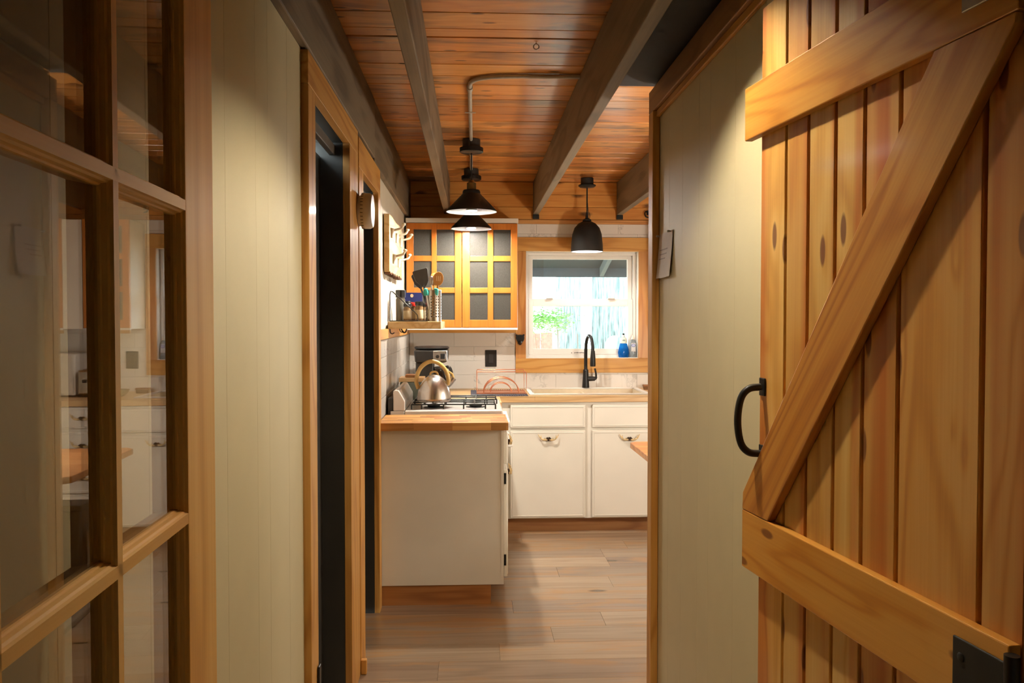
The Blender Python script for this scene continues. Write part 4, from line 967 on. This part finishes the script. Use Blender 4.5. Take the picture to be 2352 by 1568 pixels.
# note on the right wall
nt = thing('paper_note', 'white paper note pinned to the right hall wall', 'note', (XR-0.012, 2.92, 1.575))
vs = []; fs = []; ny, nz = 8, 10
for j in range(nz+1):
    for i in range(ny+1):
        u, w = i/ny, j/nz
        yy = 3.026 - 0.205*u - 0.004*w; zz = 1.572 + 0.160*w
        vs.append((XR-0.003-0.014*(1-w)**1.5*(0.4+0.8*abs(u-0.45)), yy, zz))
for j in range(nz):
    for i in range(ny): fs.append((j*(ny+1)+i, j*(ny+1)+i+1, (j+1)*(ny+1)+i+1, (j+1)*(ny+1)+i))
base = G().add(vs, fs); nv = len(vs)
base.add([(x+0.0006, y_, z_) for x, y_, z_ in vs], fs)
sheet = base.build('sheet', plain('note_paper', lin(206,196,184), 0.7, vary=0.02), nt, smooth=True)
g = G()
def sheet_x(u, w): return XR-0.003-0.014*(1-w)**1.5*(0.4+0.8*abs(u-0.45))
for k, (a, b) in enumerate(((0.10, 0.68), (0.14, 0.62), (0.10, 0.52))):
    w0 = 0.62-0.10*k
    for i in range(8):
        u0, u1 = a+(b-a)*i/8, a+(b-a)*(i+1)/8
        q = [(sheet_x(u, w)-0.0006, 3.026-0.205*u-0.004*w, 1.572+0.160*w) for u, w in ((u0, w0), (u1, w0), (u1, w0+0.025), (u0, w0+0.025))]
        g.add(q + [(x_+0.0004, y_, z_) for x_, y_, z_ in q], [(0, 1, 2, 3), (7, 6, 5, 4), (0, 4, 5, 1), (1, 5, 6, 2), (2, 6, 7, 3), (3, 7, 4, 0)])
g.build('faint_writing', plain('ink_grey', lin(160,148,142), 0.7), sheet)
for yy, zz in ((3.010, 1.727), (2.842, 1.728)):
    G().lathe([(0.0, -0.014), (0.004, -0.013), (0.004, -0.005), (0.002, -0.004), (0.002, 0.0)], (XR-0.0035, yy, zz), 12, 'X').build('push_pin', NICKEL, nt, smooth=True)

# ------------------------------------------------------------------ lamps
def bulb_mesh(c, r, watts, name, parent, col=WARM, cap=None):
    if cap is None:
        prof = [(r*math.sin(PI*i/12), -r*math.cos(PI*i/12)) for i in range(13)]
        return G().lathe(prof, c, 20).build('bulb', emit(name, col, watts, 4*PI*r*r), parent, smooth=True)
    ca = math.radians(cap); R_ = r/math.sin(ca); sag = R_*(1-math.cos(ca))      # reflector bulb: lit lens of radius r below (c = its lowest point), white housing above
    prof = [(R_*math.sin(ca*i/8), R_*(1-math.cos(ca*i/8))) for i in range(9)]
    o = G().lathe(prof, c, 24).build('bulb', emit(name, col, watts, 2*PI*R_*sag), parent, smooth=True)
    G().lathe([(r, sag+0.0005), (r*1.04, sag+0.004), (r*0.55, sag+r*1.2), (r*0.5, sag+r*1.6), (0.0, sag+r*1.6)], c, 24).build('bulb_housing', SHADE_IN, o, smooth=True)
    return o
SHADE_IN = plain('shade_inner_white', lin(124,124,126), 0.5, vary=0.02)
def cone_lamp(x, y, z_rim, z_top, r, watts, label, nm, cord=True, inner_drop=0.002, cap=14, col=WARM):
    o = thing('cone_pendant_lamp', label, 'lamp', (x, y, CZ-0.0), 'black cone lamps')
    prof_o = [(0.046, z_top), (0.050, z_top-0.010), (0.050, z_top-0.020), (r-0.004, z_rim+0.010), (r, z_rim)]
    prof_i = [(r-0.003, z_rim+0.0005), (r-0.008, z_rim+0.010), (0.046, z_top-0.021), (0.040, z_top-0.010)]
    G().lathe(prof_o, (x, y, 0), 48).lathe([(0.046, z_top), (0.0, z_top+0.001)], (x, y, 0), 48).build('shade', BLACK, o, smooth=True)
    G().lathe([(r, z_rim), (r-0.003, z_rim+0.0005)] + prof_i[1:] + [(0.0, z_top-0.008)], (x, y, 0), 48).build('shade_lining', SHADE_IN, o, smooth=True)
    G().lathe([(0.0, z_top+0.055), (0.014, z_top+0.055), (0.018, z_top+0.045), (0.026, z_top+0.040), (0.027, z_top+0.002), (0.0, z_top+0.002)], (x, y, 0), 24).build('socket', BRASS, o, smooth=True)
    if cord:
        G().tube([(x, y, z_top+0.05), (x, y, CZ-0.070)], 0.0035, 8).build('cord', BLACKM, o, smooth=True)
        G().lathe([(0.0, CZ-0.003), (0.050, CZ-0.003), (0.050, CZ-0.048), (0.0, CZ-0.048)], (x, y, 0), 32).build('ceiling_box', plain('box_grey', lin(58,54,50), 0.5, metal=0.3), o, smooth=True)
        G().lathe([(0.0, CZ-0.0485), (0.066, CZ-0.0485), (0.067, CZ-0.053), (0.066, CZ-0.072), (0.060, CZ-0.076), (0.0, CZ-0.076)], (x, y, 0), 36).build('canopy', BLACK, o, smooth=True)
    else:
        G().lathe([(0.0, CZ-0.003), (0.066, CZ-0.003), (0.066, CZ-0.022), (0.0, CZ-0.024)], (x, y, 0), 36).build('canopy', BLACK, o, smooth=True)
        G().tube([(x, y, z_top+0.05), (x, y, CZ-0.02)], 0.012, 10).build('stem', BLACKM, o, smooth=True)
    bulb_mesh((x, y, z_rim+inner_drop), 0.030, watts, nm, o, col, cap)
    return o
cone_lamp(-0.004, 4.69, 2.030, 2.152, 0.143, CONE_W, 'nearer black cone pendant lamp with lit bulb', 'bulb_a')
cone_lamp(-0.006, 5.600, 2.034, 2.148, 0.138, CONE_W*0.55, 'farther black cone pendant lamp in front of the wall cabinet', 'bulb_b', True, 0.002, 14)
cone_lamp(0.25, 1.86, 2.205, 2.345, 0.120, HALL_W, 'black cone ceiling lamp of the hall, just above the picture edge', 'bulb_h', False, 0.062, 62, HALLC)
# dome pendant at the sink
dp = thing('dome_pendant_lamp', 'black bell-shaped pendant lamp hanging in front of the window', 'lamp', (0.822, 5.92, CZ))
x, y = 0.822, 5.92
outer = [(0.0, 2.130), (0.030, 2.128), (0.062, 2.112), (0.090, 2.080), (0.105, 2.035), (0.1135, 1.96), (0.1155, 1.910)]
G().lathe(outer, (x, y, 0), 40).build('shade', BLACKM, dp, smooth=True)
G().lathe([(0.1155, 1.910), (0.112, 1.911)] + [(max(r-0.004, 0), z-0.004) for r, z in outer[::-1][1:]], (x, y, 0), 40).build('shade_lining', SHADE_IN, dp, smooth=True)
G().lathe([(0.0, 2.192), (0.008, 2.192), (0.012, 2.150), (0.030, 2.140), (0.032, 2.129), (0.0, 2.1285)], (x, y, 0), 20).build('socket', BLACKM, dp, smooth=True)
G().tube([(x, y, 2.19), (x, y, CZ-0.06)], 0.005, 8).build('stem', BLACKM, dp, smooth=True)
G().tube(path([(x+0.014, y, 2.14), (x+0.020, y, 2.17), (x+0.008, y, 2.21), (x+0.004, y, 2.26)], 5), 0.002, 6).build('wire', BLACKM, dp, smooth=True)
G().lathe([(0.0, CZ-0.003), (0.046, CZ-0.003), (0.046, CZ-0.050), (0.0, CZ-0.050)], (x, y, 0), 28).build('ceiling_box', plain('box_grey', lin(58,54,50), 0.5, metal=0.3), dp, smooth=True)
G().lathe([(0.0, CZ-0.0505), (0.062, CZ-0.0505), (0.064, CZ-0.056), (0.052, CZ-0.066), (0.0, CZ-0.070)], (x, y, 0), 28).build('canopy', BLACK, dp, smooth=True)
bulb_mesh((x, y, 1.99), 0.030, SINK_W, 'bulb_s', dp)
# unseen table lamp, added to light ceiling and beams from the low right
gl = thing('fill_table_lamp', 'assumed white globe lamp on the wooden table, unseen, added as fill light', 'lamp', (1.47, 3.95, 0.7605))
G().lathe([(0.0, 0.7605), (0.07, 0.7605), (0.07, 0.772), (0.02, 0.782), (0.012, 0.80), (0.012, 1.06), (0.0, 1.06)], (1.47, 3.95, 0), 28).build('base', BLACK, gl, smooth=True)
bulb_mesh((1.47, 3.95, 1.16), 0.10, GLOBE_W, 'globe_glow', gl)
# conduit
cd = thing('conduit', 'grey metal electrical conduit bending along the plank ceiling', 'conduit', (0, 4.0, CZ))
zc = CZ-0.012
G().tube([(-0.006, 4.638, zc), (-0.008, 4.2, zc), (-0.010, 3.64, zc)] + path([(-0.010, 3.60, zc), (-0.004, 3.53, zc), (0.03, 3.475, zc), (0.10, 3.445, zc), (0.20, 3.432, zc)], 6) + [(0.444, 3.428, zc)], 0.0095, 12).build('pipe', GALV, cd, smooth=True)
G().tube([(-0.006, 4.742, zc), (-0.006, 5.548, zc)], 0.0095, 12).build('pipe', GALV, cd, smooth=True)
G().tube([(-0.010, 3.60, zc), (-0.010, 3.64, zc)], 0.0135, 14).build('coupling', GALV, cd, smooth=True)
for yy in (4.0,): G().box(-0.035, 0.018, yy-0.009, yy+0.009, zc-0.0112, zc-0.0098).build('strap', GALV, cd)
# small ceiling hook
hk = thing('ceiling_hook', 'tiny silver screw eye in the ceiling planks near the conduit bend', 'hook', (0.235, 3.05, CZ))
G().tube([(0.235+0.010*math.cos(2*PI*i/14), 3.05, CZ-0.016+0.010*math.sin(2*PI*i/14)) for i in range(14)], 0.002, 6, closed=True).build('eye', NICKEL, hk, smooth=True)
G().tube([(0.235, 3.05, CZ-0.008), (0.235, 3.05, CZ-0.001)], 0.002, 6).build('screw', NICKEL, hk, smooth=True)
# black hook on the boards at the right
bh = thing('wall_hook', 'small black curved hook on the boards at the top right of the window', 'hook', (1.285, YB-0.02, 2.17))
G().tube(path([(1.300, YB-0.026, 2.215), (1.282, YB-0.034, 2.222), (1.272, YB-0.05, 2.205), (1.278, YB-0.055, 2.183), (1.30, YB-0.05, 2.176)], 6), 0.005, 8).build('hook_arm', BLACK, bh, smooth=True)
G().box(1.292, 1.312, YB-0.026, YB-0.0165, 2.198, 2.232).build('hook_plate', BLACK, bh, bevel=0.002)
# small wooden brush at the sink's right edge
ds = thing('dish_brush', 'small wooden dish brush lying at the right end of the sink', 'brush', (1.275, 5.95, 0.9155))
G().box(1.238, 1.33, 5.93, 5.975, 0.938, 0.952).build('back', TOE, ds, bevel=0.004)
G().prism([(1.246, 0.9155), (1.322, 0.9155), (1.326, 0.9378), (1.242, 0.9378)], 'Y', 5.934, 5.971).build('bristles', plain('bristle', lin(120,84,52), 0.9, vary=0.3, nscale=300), ds)

# ------------------------------------------------------------------ table and things on the right, partly mirrored in the glazed door
tb = thing('wooden_table', 'wooden table with clipped corners at the right edge of the kitchen', 'table', (1.2, 4.05, 0))
cpt = 0.035
tx0, tx1, ty0, ty1 = 0.850, 1.62, 3.62, 4.45
poly = [(tx0+cpt, ty0), (tx1-cpt, ty0), (tx1, ty0+cpt), (tx1, ty1-cpt), (tx1-cpt, ty1), (tx0+cpt, ty1), (tx0, ty1-cpt), (tx0, ty0+cpt)]
G().prism(poly, 'Z', 0.730, 0.760).build('table_top', wood('table_wood', lin(222,158,96), lin(200,130,70), lin(166,98,48), 'X', 0.35, 0.2, knots=0.1), tb, bevel=0.003)
G().box(1.16, 1.30, 3.95, 4.12, 0.03, 0.7295).build('pedestal', plain('pedestal_grey', lin(140,128,110), 0.5), tb, bevel=0.006)
G().box(0.98, 1.48, 3.80, 4.28, 0.0, 0.0295).build('foot', plain('pedestal_grey', lin(140,128,110), 0.5), tb, bevel=0.006)
mw = thing('microwave', 'white microwave oven on the right-hand counter, mirrored in the door glass', 'microwave', (1.86, 5.86, 0.9155))
G().box(1.628, 2.10, 5.70, 6.05, 0.925, 1.198).build('case', plain('mw_white', lin(226,218,206), 0.35), mw, bevel=0.008)
md = G().box(1.735, 2.095, 5.685, 5.6995, 0.935, 1.190).build('door', plain('mw_white', lin(226,218,206), 0.35), mw, bevel=0.006)
oval(1.915, 1.06, 0.150, 0.075, 5.682, 5.6845, 32).build('door_window', plain('mw_window', lin(70,62,52), 0.2), md)
G().box(1.636, 1.730, 5.685, 5.6995, 0.935, 1.190).build('control_panel', plain('mw_panel', lin(206,198,184), 0.35), mw, bevel=0.004)
for xx in (1.65, 2.07):
    for yy in (5.73, 6.01): G().lathe([(0.0, 0.9158), (0.012, 0.9158), (0.012, 0.9248), (0.0, 0.9248)], (xx, yy, 0), 12).build('foot', PLASTB, mw)
ts = thing('toaster', 'small chrome and black toaster beside the microwave, mirrored in the door glass', 'toaster', (1.56, 5.8, 0.9155))
G().box(1.512, 1.612, 5.68, 5.90, 0.925, 1.095).build('shell', steel('toaster_steel', (0.6, 0.55, 0.48, 1), 0.25), ts, bevel=0.020, seg=4)
G().box(1.514, 1.610, 5.678, 5.902, 0.9158, 0.9245).build('base', PLASTB, ts, bevel=0.003)
G().box(1.548, 1.575, 5.664, 5.679, 1.01, 1.03).build('lever', PLASTB, ts, bevel=0.003)
for xx in (1.540, 1.570): G().box(xx, xx+0.018, 5.72, 5.86, 1.0952, 1.0962).build('slot', PLASTB, ts)
pt = thing('serving_tray', 'oval grey serving tray propped on the right counter, mirrored in the door glass', 'tray', (1.40, 5.78, 0.9155))
G().lathe([(0.0, 0.0), (0.06, 0.0), (0.085, 0.02), (0.10, 0.045), (0.097, 0.046), (0.08, 0.022), (0.0, 0.006)], (1.395, 5.72, 0.9158), 32, sy=0.7).build('dish', plain('tray_grey', lin(150,140,112), 0.25), pt, smooth=True)
tc = thing('trash_can', 'dark tapered waste bin beneath the wooden table, mirrored in the door glass', 'bin', (1.16, 4.36, 0))
G().prism([(1.085, 0.0305), (1.235, 0.0305), (1.255, 0.50), (1.065, 0.50)], 'Y', 4.29, 4.43).build('body', plain('bin_dark', lin(78,74,64), 0.5), tc, bevel=0.008)
G().box(1.058, 1.262, 4.284, 4.436, 0.5005, 0.53).build('lid', plain('bin_dark', lin(78,74,64), 0.5), tc, bevel=0.006)
tc.location.z = -0.0303
fb = thing('storage_jug', 'white plastic jug with grip standing by the dark bin, mirrored in the door glass', 'container', (1.0, 4.37, 0))
G().prism([(0.955, 0.0005), (1.050, 0.0005), (1.050, 0.36), (1.030, 0.40), (0.985, 0.42), (0.955, 0.38)], 'Y', 4.32, 4.43).build('body', plain('jug_white', lin(214,206,190), 0.4), fb, bevel=0.012, seg=3)
G().box(0.985, 1.005, 4.312, 4.3195, 0.20, 0.30).build('grip', plain('jug_grip', lin(150,140,120), 0.5), fb, bevel=0.003)
G().lathe([(0.0, 0.421), (0.020, 0.421), (0.020, 0.445), (0.0, 0.447)], (0.985, 4.375, 0), 18).build('cap', VINYL, fb, smooth=True)
